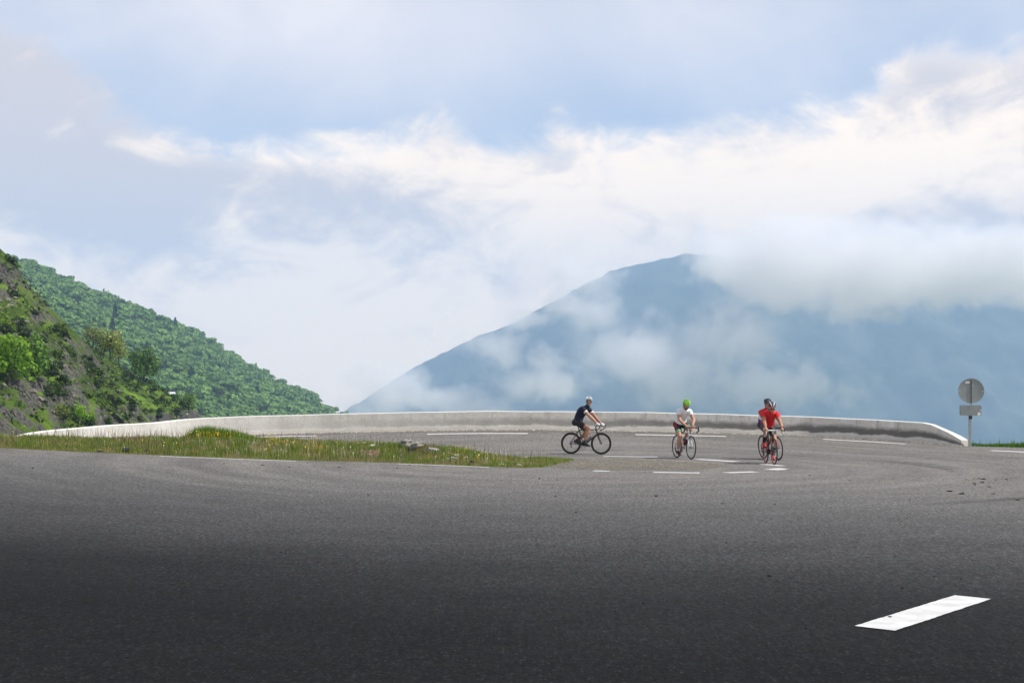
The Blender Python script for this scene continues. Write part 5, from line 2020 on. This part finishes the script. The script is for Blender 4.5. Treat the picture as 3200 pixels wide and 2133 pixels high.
    if st.get('beard'):
        loc_ = (co - np.array(head)) @ np.array(HR)
        face = np.isin(nm, ['face', 'jaw', 'head', 'neck'])
        shell('beard', me, face & (loc_[:, 2] < -0.062) & (loc_[:, 2] > -0.135) & (loc_[:, 0] > -0.01) & ~((np.abs(loc_[:, 1]) < 0.02) & (loc_[:, 2] > -0.09) & (loc_[:, 2] < -0.074)), 0.006, st['beard'], root, 0.002)
    # hair at the nape and temples
    loc_ = (co - np.array(head)) @ np.array(HR)
    shell('hair', me, (nm == 'head') & (loc_[:, 0] < 0.03) & (loc_[:, 2] < 0.02) & (loc_[:, 2] > -0.075) & ~(nm == 'ear'), 0.005, st.get('hair', CARBON), root)
    # eyes, brows, mouth
    for s in (-1, 1):
        bm = bmesh.new()
        ball(bm, head + HR @ Vector((0.0835, s * 0.030, -0.012)), 0.010, 2)
        bm_obj('eye', bm, st['eye'] if st.get('eye') else EYE, root)
    bm = bmesh.new()
    sweep(bm, [head + HR @ Vector((0.086, -0.024, -0.084)), head + HR @ Vector((0.0945, 0, -0.087)), head + HR @ Vector((0.086, 0.024, -0.084))], [0.002, 0.0045, 0.002], 6)
    bm_obj('mouth', bm, LIP, root)
    # shoes
    for s in (-1, 1):
        ballp, heel, ankle, fdir, fup = feet[s]
        bm = bmesh.new()
        k = 12
        R_ = []
        for t_, w_, top, bot in ((-0.212, 0.022, 0.055, 0.004), (-0.19, 0.038, 0.105, 0.0), (-0.125, 0.043, 0.112, 0.0), (-0.07, 0.045, 0.094, 0.0), (0.0, 0.050, 0.066, -0.002), (0.055, 0.046, 0.052, 0.002), (0.09, 0.028, 0.034, 0.008)):
            c_ = ballp + fdir * t_ - fup * 0.016
            R_.append([bm.verts.new(c_ + Vector((0, 1, 0)) * w_ * math.cos(2 * math.pi * i / k) + fup * ((top + bot) / 2 + (top - bot) / 2 * math.sin(2 * math.pi * i / k))) for i in range(k)])
        for A, Bq in zip(R_, R_[1:]):
            for i in range(k):
                bm.faces.new((A[i], A[(i + 1) % k], Bq[(i + 1) % k], Bq[i]))
        bm.faces.new(R_[0])
        bm.faces.new(list(reversed(R_[-1])))
        bmesh.ops.recalc_face_normals(bm, faces=bm.faces)
        sho = bm_obj('shoe', bm, st['shoe'], root)
        bm = bmesh.new()
        bmesh.ops.create_cube(bm, size=1.0, matrix=Matrix.Translation(ballp + fdir * -0.05 - fup * 0.017) @ Matrix((fdir, Vector((0, 1, 0)), fup)).transposed().to_4x4() @ Matrix.Diagonal((0.25, 0.062, 0.010, 1)))
        bm_obj('sole', bm, st.get('sole', CARBON), sho)
    make_helmet(root, head + HR @ Vector((-0.008, 0, 0.022)), HR, st)
    if st.get('glasses'):
        g = st['glasses']
        zz = g.get('z', -0.012)
        xx = g.get('x', 0.092)
        bm = bmesh.new()
        sweep(bm, [head + HR @ Vector((xx - 0.075, -0.084, zz + 0.006)), head + HR @ Vector((xx - 0.012, -0.062, zz + 0.012)), head + HR @ Vector((xx + 0.008, 0, zz + 0.014)), head + HR @ Vector((xx - 0.012, 0.062, zz + 0.012)), head + HR @ Vector((xx - 0.075, 0.084, zz + 0.006))], [0.005, 0.007, 0.006, 0.007, 0.005], 6)
        gl = bm_obj('sunglasses', bm, g['frame'], root)
        for s in (-1, 1):
            bm = bmesh.new()
            bmesh.ops.create_icosphere(bm, subdivisions=2, radius=1.0, matrix=Matrix.Translation(head + HR @ Vector((xx - 0.002, s * 0.033, zz - 0.006))) @ HR.to_4x4() @ Matrix.Rotation(s * 0.35, 4, 'Z') @ Matrix.Diagonal((0.005, 0.031, 0.019, 1)))
            bm_obj('lens', bm, g['lens'], gl)
    return root


EYE = simple_mat('eye_dark', (0.03, 0.02, 0.015), 0.2, 0.5)
LIP = simple_mat('lip', (0.28, 0.09, 0.075), 0.5, 0.3)
M_ = {k: colour(k, c_, r) for k, c_, r in (
    ('navy_jersey', (0.006, 0.008, 0.030), 0.8), ('white_fabric', (0.78, 0.78, 0.80), 0.75), ('black_lycra', (0.010, 0.010, 0.012), 0.6), ('red_jersey', (0.62, 0.012, 0.018), 0.7),
    ('blue_fabric', (0.02, 0.07, 0.32), 0.7), ('lime_shell', (0.30, 0.72, 0.02), 0.35), ('white_shell', (0.75, 0.80, 0.84), 0.3), ('black_shell', (0.012, 0.013, 0.016), 0.3), ('navy_shell', (0.018, 0.028, 0.05), 0.35),
    ('green_band', (0.16, 0.42, 0.20), 0.7), ('dark_red_panel', (0.20, 0.01, 0.02), 0.7), ('dark_red_rim', (0.30, 0.015, 0.02), 0.35), ('red_paint', (0.60, 0.02, 0.025), 0.3), ('orange_red_paint', (0.72, 0.06, 0.03), 0.3), ('white_paint', (0.74, 0.74, 0.74), 0.3),
    ('grey_olive_paint', (0.075, 0.075, 0.06), 0.3), ('black_paint', (0.013, 0.013, 0.014), 0.28), ('black_tape', (0.013, 0.013, 0.013), 0.7), ('white_tape', (0.66, 0.65, 0.62), 0.7), ('red_shoe', (0.34, 0.015, 0.02), 0.4),
    ('white_shoe', (0.70, 0.70, 0.70), 0.4), ('black_shoe', (0.014, 0.014, 0.015), 0.4), ('red_bottle', (0.48, 0.02, 0.03), 0.35), ('clear_bottle', (0.42, 0.44, 0.46), 0.3), ('silver_bottle', (0.60, 0.58, 0.58), 0.3), ('dark_hair', (0.02, 0.014, 0.010), 0.7), ('lens_dark', (0.01, 0.01, 0.012), 0.1), ('white_glove', (0.75, 0.75, 0.78), 0.75), ('silver_watch', (0.3, 0.3, 0.32), 0.3))}


def place(u, v_contact, y=None):
    p = on_ground(u, v_contact)
    return p


def gnd_at(x, y):
    return Vector((x, y, float(G_road(x, y))))


def look_at_cam(loc, heading, dz=-0.1):
    """direction to the camera in bicycle coordinates"""
    d = Vector((-loc.x, -loc.y, dz * loc.y))
    return Quaternion((0, 0, 1), -heading) @ d.normalized()


# rider 1: navy jersey, side-on, looking at the camera
h1 = math.radians(-23)
p1 = on_ground(1831, 1418.5)
st1 = dict(frame=M_['grey_olive_paint'], fork=M_['black_paint'], rim=M_['black_paint'], rim_depth=0.045, tape=M_['black_tape'], bottle=M_['clear_bottle'], cap=M_['black_shell'],
           jersey=M_['navy_jersey'], shorts=M_['black_lycra'], sock_mat=M_['black_lycra'], sock=0.90, shoe=M_['black_shoe'], helmet=M_['white_shell'], glove=M_['white_glove'], cuff=M_['white_fabric'],
           glasses=dict(frame=M_['black_shell'], lens=M_['lens_dark'], z=0.066, x=0.142), skin=SKIN_TAN,
           phase=-8, hip=(-0.295, 0, 1.025), shoulder=(0.0, 0, 1.425), torso_yaw=-0.22, head=(0.085, -0.01, 1.625), hand_r=(0.475, -0.205, 0.905), hand_l=(0.475, 0.205, 0.905),
           grip_r=(1, 0.3, -0.15), grip_l=(1, -0.3, -0.15), elbow_r=(-0.35, -0.35, -0.8), elbow_l=(-0.35, 0.35, -0.8))
st1['look'] = look_at_cam(p1, h1, -0.16)
b1 = make_bike('grey and black racing bicycle with deep black rims, ridden side-on', p1, h1, 0.03, st1, st1['phase'])
make_rider('cyclist in navy jersey and white helmet riding side-on and looking at the camera', b1, st1)

# rider 2: white jersey, lime helmet
h2 = math.radians(-73.6)
p2 = on_ground(2137, 1432)
st2 = dict(frame=M_['white_paint'], fork=M_['white_paint'], accent=M_['black_paint'], rim=M_['black_paint'], rim_depth=0.018, tape=M_['black_tape'], bottle=M_['red_bottle'], stem=M_['white_paint'],
           jersey=M_['white_fabric'], shorts=M_['black_lycra'], band=M_['green_band'], short_side=M_['dark_red_panel'], sock_mat=M_['white_fabric'], sock=0.93, shoe=M_['black_shoe'], sole=M_['red_shoe'], helmet=M_['lime_shell'], beard=M_['dark_hair'], watch=M_['silver_watch'],
           zip=M_['white_fabric'], phase=-80, hip=(-0.285, 0, 1.02), shoulder=(0.04, 0, 1.375), head=(0.17, 0.0, 1.53), look=(1, -0.05, -0.42), tilt=0.04, hand_r=(0.405, -0.085, 0.905), hand_l=(0.405, 0.115, 0.905),
           grip_r=(0, 1, 0), grip_l=(0, 1, 0), elbow_r=(-0.1, -0.95, -0.45), elbow_l=(-0.1, 0.95, -0.45), hair=M_['dark_hair'], sleeve=0.42)
b2 = make_bike('white and black racing bicycle with a red water bottle', p2, h2, 0.0, st2, st2['phase'])
make_rider('bearded cyclist in white jersey and lime green helmet', b2, st2)

# rider 3: red jersey, in front of the fourth
h3 = math.radians(-88.4)
p3 = on_ground(2406, 1448.5)
st3 = dict(frame=M_['black_paint'], fork=M_['black_paint'], accent=M_['white_paint'], rim=M_['dark_red_rim'], rim_depth=0.020, tape=M_['white_tape'], bottle=M_['silver_bottle'], cap=M_['red_bottle'], lever=M_['white_paint'], hood=M_['white_tape'], stem=M_['white_paint'],
           jersey=M_['red_jersey'], shorts=M_['black_lycra'], sock_mat=M_['black_lycra'], sock=0.45, shoe=M_['red_shoe'], helmet=M_['black_shell'], helmet2=M_['white_shell'], helmet_rim=M_['red_paint'],
           glasses=dict(frame=M_['white_shell'], lens=M_['lens_dark']), phase=88, hip=(-0.29, 0, 1.02), shoulder=(0.07, 0, 1.335), head=(0.22, 0.0, 1.475), look=(1, -0.06, -0.22), hand_r=(0.515, -0.21, 0.905), hand_l=(0.515, 0.21, 0.905),
           grip_r=(1, 0, 0.2), grip_l=(1, 0, 0.2), elbow_r=(-0.2, -0.8, -0.6), elbow_l=(-0.2, 0.8, -0.6), watch=M_['black_tape'], skin=SKIN_TAN)
b3 = make_bike('black and red racing bicycle with white bar tape and red rims', p3, h3, 0.0, st3, st3['phase'])
make_rider('smiling cyclist in red jersey, white sunglasses and black and white helmet', b3, st3)

# rider 4: mostly hidden behind the third
h4 = math.radians(-77)
p4 = on_ground(2410, 1434.5)
st4 = dict(frame=M_['orange_red_paint'], fork=M_['orange_red_paint'], rim=M_['black_paint'], rim_depth=0.024, tape=M_['black_tape'], jersey=M_['red_jersey'], panel=(M_['white_fabric'], M_['blue_fabric']), shorts=M_['black_lycra'],
           sock_mat=M_['black_lycra'], sock=0.8, shoe=M_['red_shoe'], helmet=M_['navy_shell'], phase=-10, hip=(-0.285, 0, 1.03), shoulder=(-0.03, 0, 1.38), head=(0.07, -0.0, 1.565), look=(1, -0.1, -0.15),
           hand_r=(0.505, -0.21, 0.905), hand_l=(0.505, 0.21, 0.905), grip_r=(1, 0, 0.2), grip_l=(1, 0, 0.2), elbow_r=(-0.2, -0.8, -0.6), elbow_l=(-0.2, 0.8, -0.6))
b4 = make_bike('orange-red racing bicycle half hidden behind the black and red one', p4, h4, -0.09, st4, st4['phase'])
make_rider('cyclist in dark helmet and red, white and blue jersey, mostly hidden behind the red rider', b4, st4)

# ------------------------------------------------------------------ road sign seen from behind
def build_sign():
    base = gnd_at(15.05, 41.45)
    base.z = float(H_land(np.array([[base.x]]), np.array([[base.y]]))[0, 0])
    z0 = CAM_H - (1396 - V_H) / F_PX * base.y
    root = empty('road_sign', (base.x - 0.18, base.y, z0), (0, 0, math.radians(-6)))
    galv = simple_mat('galvanised_steel', (0.36, 0.385, 0.38), 0.5, 0.4, 0.35, var=0.1, scale=3)
    back = simple_mat('sign_back', (0.27, 0.305, 0.295), 0.55, 0.35, 0.1, var=0.10, scale=2.5)
    dark = simple_mat('sign_clamp', (0.05, 0.055, 0.055), 0.5, 0.4, 0.5)
    white = simple_mat('sign_sticker', (0.78, 0.78, 0.72), 0.5, 0.3)
    rubber = simple_mat('sign_edge', (0.06, 0.09, 0.13), 0.5, 0.4)
    zc_disc = (1396 - 1221) / F_PX * base.y
    r_d = 0.408

    def cube(name, c_, s, mat, parent, bev=0.0):
        bm = bmesh.new()
        bmesh.ops.create_cube(bm, size=1.0, matrix=Matrix.Translation(c_) @ Matrix.Diagonal((*s, 1)))
        if bev:
            bmesh.ops.bevel(bm, geom=bm.edges, offset=bev, segments=2, affect='EDGES')
        return bm_obj(name, bm, mat, parent, False)

    cube('post', (-0.03, 0.05, 0.60), (0.084, 0.05, 1.30), galv, root, 0.006)
    cube('post_sleeve', (-0.02, 0.02, 0.96), (0.10, 0.06, 0.11), dark, root, 0.004)
    # disc: pressed metal, with a folded rim
    bm = bmesh.new()
    n = 48
    rings = []
    for rr_, yy_ in ((0.0, 0.012), (r_d - 0.03, 0.012), (r_d - 0.012, 0.010), (r_d, 0.0), (r_d, 0.03), (r_d - 0.02, 0.034), (0.0, 0.034)):
        rings.append([bm.verts.new((rr_ * math.cos(2 * math.pi * k / n), yy_, zc_disc + rr_ * math.sin(2 * math.pi * k / n))) for k in range(n)])
    for A, Bq in zip(rings, rings[1:]):
        for k in range(n):
            bm.faces.new((A[k], A[(k + 1) % n], Bq[(k + 1) % n], Bq[k]))
    bmesh.ops.remove_doubles(bm, verts=bm.verts, dist=1e-5)
    bmesh.ops.recalc_face_normals(bm, faces=bm.faces)
    disc = bm_obj('round_plate', bm, back, root)
    cube('sticker', (-0.115, 0.006, zc_disc + 0.275), (0.135, 0.004, 0.055), white, disc)
    cube('sticker', (0.055, 0.006, zc_disc + 0.18), (0.014, 0.004, 0.05), white, disc)
    cube('rivet', (0.362, 0.002, zc_disc - 0.01), (0.04, 0.012, 0.034), white, disc, 0.006)
    cube('rivet', (-0.385, 0.002, zc_disc + 0.005), (0.022, 0.012, 0.022), white, disc, 0.004)
    for s in (-1, 1):
        pass
    cube('mounting_rail', (0.0, 0.0, zc_disc - 0.05), (0.018, 0.02, 0.80), dark, root, 0.003)
    zr = (1396 - 1281.5) / F_PX * base.y
    # rectangular plate with rounded corners
    bm = bmesh.new()
    w_, hh_, rc = 0.335, 0.168, 0.028
    outline = []
    for cx, cz, a0 in ((w_ - rc, hh_ - rc, 0), (-w_ + rc, hh_ - rc, 90), (-w_ + rc, -hh_ + rc, 180), (w_ - rc, -hh_ + rc, 270)):
        for k in range(5):
            a_ = math.radians(a0 + 22.5 * k)
            outline.append((cx + rc * math.cos(a_), cz + rc * math.sin(a_)))
    fr = [bm.verts.new((x - 0.01, 0.008, zr + z)) for x, z in outline]
    bk = [bm.verts.new((x - 0.01, 0.034, zr + z)) for x, z in outline]
    bm.faces.new(fr)
    bm.faces.new(list(reversed(bk)))
    for k in range(len(outline)):
        bm.faces.new((fr[k], bk[k], bk[(k + 1) % len(outline)], fr[(k + 1) % len(outline)]))
    bmesh.ops.recalc_face_normals(bm, faces=bm.faces)
    plate = bm_obj('lower_plate', bm, back, root, False)
    cube('plate_edge', (-0.348, 0.018, zr), (0.012, 0.030, 0.28), rubber, plate, 0.003)
    cube('sticker', (0.245, 0.002, zr - 0.115), (0.095, 0.006, 0.095), white, plate, 0.002)
    cube('rivet', (0.29, 0.0, zr + 0.0), (0.04, 0.012, 0.03), white, plate, 0.005)
    tag(root, 'grey back of a round road sign with a rectangular plate on a steel post', 'road sign')


build_sign()

# ------------------------------------------------------------------ rocks on the island
LIME_ROCK = simple_mat('lichen_rock', (0.27, 0.26, 0.23), 0.9, 0.15, var=0.5, scale=7, bmp=0.6)
TAR_ROCK = simple_mat('tar_lump', (0.028, 0.028, 0.03), 0.85, 0.3, var=0.4, scale=9, bmp=0.6)
WHITE_ROCK = simple_mat('white_rock', (0.62, 0.59, 0.52), 0.85, 0.2, var=0.25, scale=8, bmp=0.5)


def rock(label, u, v, size_px, mat, seed, flat=0.62, name='rock', y=None):
    """set where the pixel meets the island surface"""
    ys = np.arange(28.0, 40.0, 0.03)
    X = (u - U_C) / F_PX * ys
    inn = inside(np.array(ISLAND), np.stack([X, ys], 1))
    H = np.where(inn, H_island(X, ys), G_road(X, ys))
    gap = (CAM_H - (v - V_H) / F_PX * ys) - H
    k = int(np.argmax(gap < 0)) if (gap < 0).any() else int(np.argmin(gap))
    s = size_px / F_PX * ys[k] / 2
    me = pebble_mesh(name, 1.0, seed, mat, flat, 3)
    o = bpy.data.objects.new(name, me)
    o.location = (X[k], ys[k], H[k] + s * flat * 0.35)
    o.scale = (s, s * 0.8, s)
    o.rotation_euler = (0, 0, seed * 1.3)
    link(o)
    return tag(o, label, 'rock')


rock('largest grey lichened rock on top of the island mound', 1272, 1384, 46, LIME_ROCK, 11, 0.75)
rock('jagged grey rock just right of the largest rock on the mound', 1300, 1396, 38, LIME_ROCK, 12, 0.6)
rock('low dark rock below the largest rock on the mound', 1290, 1406, 34, TAR_ROCK, 13, 0.5)
rock('grey rock on the slope of the mound, below and right of the rock pile', 1352, 1412, 34, LIME_ROCK, 14, 0.55)
rock('small pale rock in the grass left of the rock pile', 1163, 1394, 18, WHITE_ROCK, 15, 0.5)
rock('flat pale rock near the top of the mound left of the rock pile', 1138, 1376, 14, WHITE_ROCK, 16, 0.5)
rock('white rock in the grass halfway down the mound', 1427, 1424, 15, WHITE_ROCK, 17, 0.6)
rock('rounded white rock right of the halfway white rock', 1457, 1432, 13, WHITE_ROCK, 18, 0.7)
rock('dark grey rock below the two white rocks near the road edge', 1415, 1438, 30, LIME_ROCK, 19, 0.5)
rock('dark rock at the road edge of the mound right of the others', 1474, 1448, 20, TAR_ROCK, 20, 0.7)
rock('white rock lying at the grass edge close to the gravel patch', 1622, 1455, 17, WHITE_ROCK, 21, 0.5)
rock('pale rock at the grass edge left of the gravel patch', 1570, 1453, 20, WHITE_ROCK, 22, 0.4)
rock('larger black lump of tar at the road edge among yellow flowers', 395, 1411, 28, TAR_ROCK, 23, 0.75, 'tar_lump')
rock('smaller black lump of tar at the road edge right of the larger one', 455, 1411, 20, TAR_ROCK, 24, 0.6, 'tar_lump')
rock('flat black lump of tar at the road edge left of the larger one', 312, 1412, 22, TAR_ROCK, 25, 0.35, 'tar_lump')

# ------------------------------------------------------------------ loose bits on the asphalt
PEB = [pebble_mesh('pebble', 1.0, 60 + k, simple_mat('dark_pebble_%d' % k, c_, 0.85, 0.3), 0.6, 1) for k, c_ in enumerate(((0.012, 0.012, 0.013), (0.02, 0.02, 0.02), (0.03, 0.028, 0.026)))]
R3 = random.Random(21)
spots = [(880, 1725), (893, 1730), (2014, 1885), (2715, 1551), (2843, 1561), (2270, 1696), (2405, 1800), (2796, 1739), (2920, 1802), (3003, 1809), (2833, 1619), (2258, 1573), (2270, 1693), (840, 1720), (2781, 1930), (2819, 1838), (2567, 1843), (2519, 1962),
         (1735, 1550), (1835, 1554), (1890, 1552), (2050, 1550), (2256, 1572), (1150, 1546), (1420, 1478), (1685, 1496), (1740, 1500), (103, 1462), (1240, 1462), (1280, 1453), (1800, 1602), (2420, 1575), (905, 1460), (820, 1453), (700, 1449), (960, 1446), (1010, 1452), (1060, 1459), (2530, 1484), (2655, 1502)]
for k, (u, v) in enumerate(spots):
    p = on_ground(u, v)
    s = R3.uniform(0.008, 0.016) * (1.0 if v > 1550 else 1.4)
    o = bpy.data.objects.new('pebble', PEB[k % 3])
    o.location = p + Vector((0, 0, s * 0.4))
    o.scale = (s * R3.uniform(0.9, 1.6), s, s)
    o.rotation_euler = (0, 0, R3.uniform(0, 6.28))
    link(o)
    tag(o, 'small dark pebble lying loose on the asphalt', 'pebble', 'pebbles scattered on the road')
DIRT = simple_mat('mud_clod', (0.03, 0.026, 0.022), 0.95, 0.1, var=0.3)
CL = [pebble_mesh('mud_clod', 1.0, 80 + k, DIRT, 0.35, 2) for k in range(3)]
for k, (u, v, s) in enumerate(((2968, 1535, .10), (3005, 1543, .10), (3060, 1495, .06), (3073, 1497, .09), (3069, 1507, .08), (3045, 1511, .07), (3047, 1515, .05), (3043, 1493, .04), (3092, 1521, .06), (3103, 1543, .05), (3107, 1542, .04), (3112, 1500, .04), (3145, 1497, .05), (3148, 1502, .04), (3157, 1495, .03), (3180, 1562, .07), (3028, 1500, .03), (3020, 1497, .03))):
    p = on_ground(u, v)
    o = bpy.data.objects.new('mud_clod', CL[k % 3])
    o.location = p + Vector((0, 0, s * 0.08))
    o.scale = (s * 0.5, s * 0.4, s * 0.45)
    o.rotation_euler = (0, 0, R3.uniform(-0.5, 0.5))
    link(o)
    if k < 2:
        tag(o, ('largest flattened mud clod, left one of the pair on the right of the road', 'largest flattened mud clod, right one of the pair on the right of the road')[k], 'mud clod', 'mud clods on the right of the road')
    else:
        tag(o, 'small dark mud clod dropped on the right side of the road', 'mud clod', 'mud clods on the right of the road')
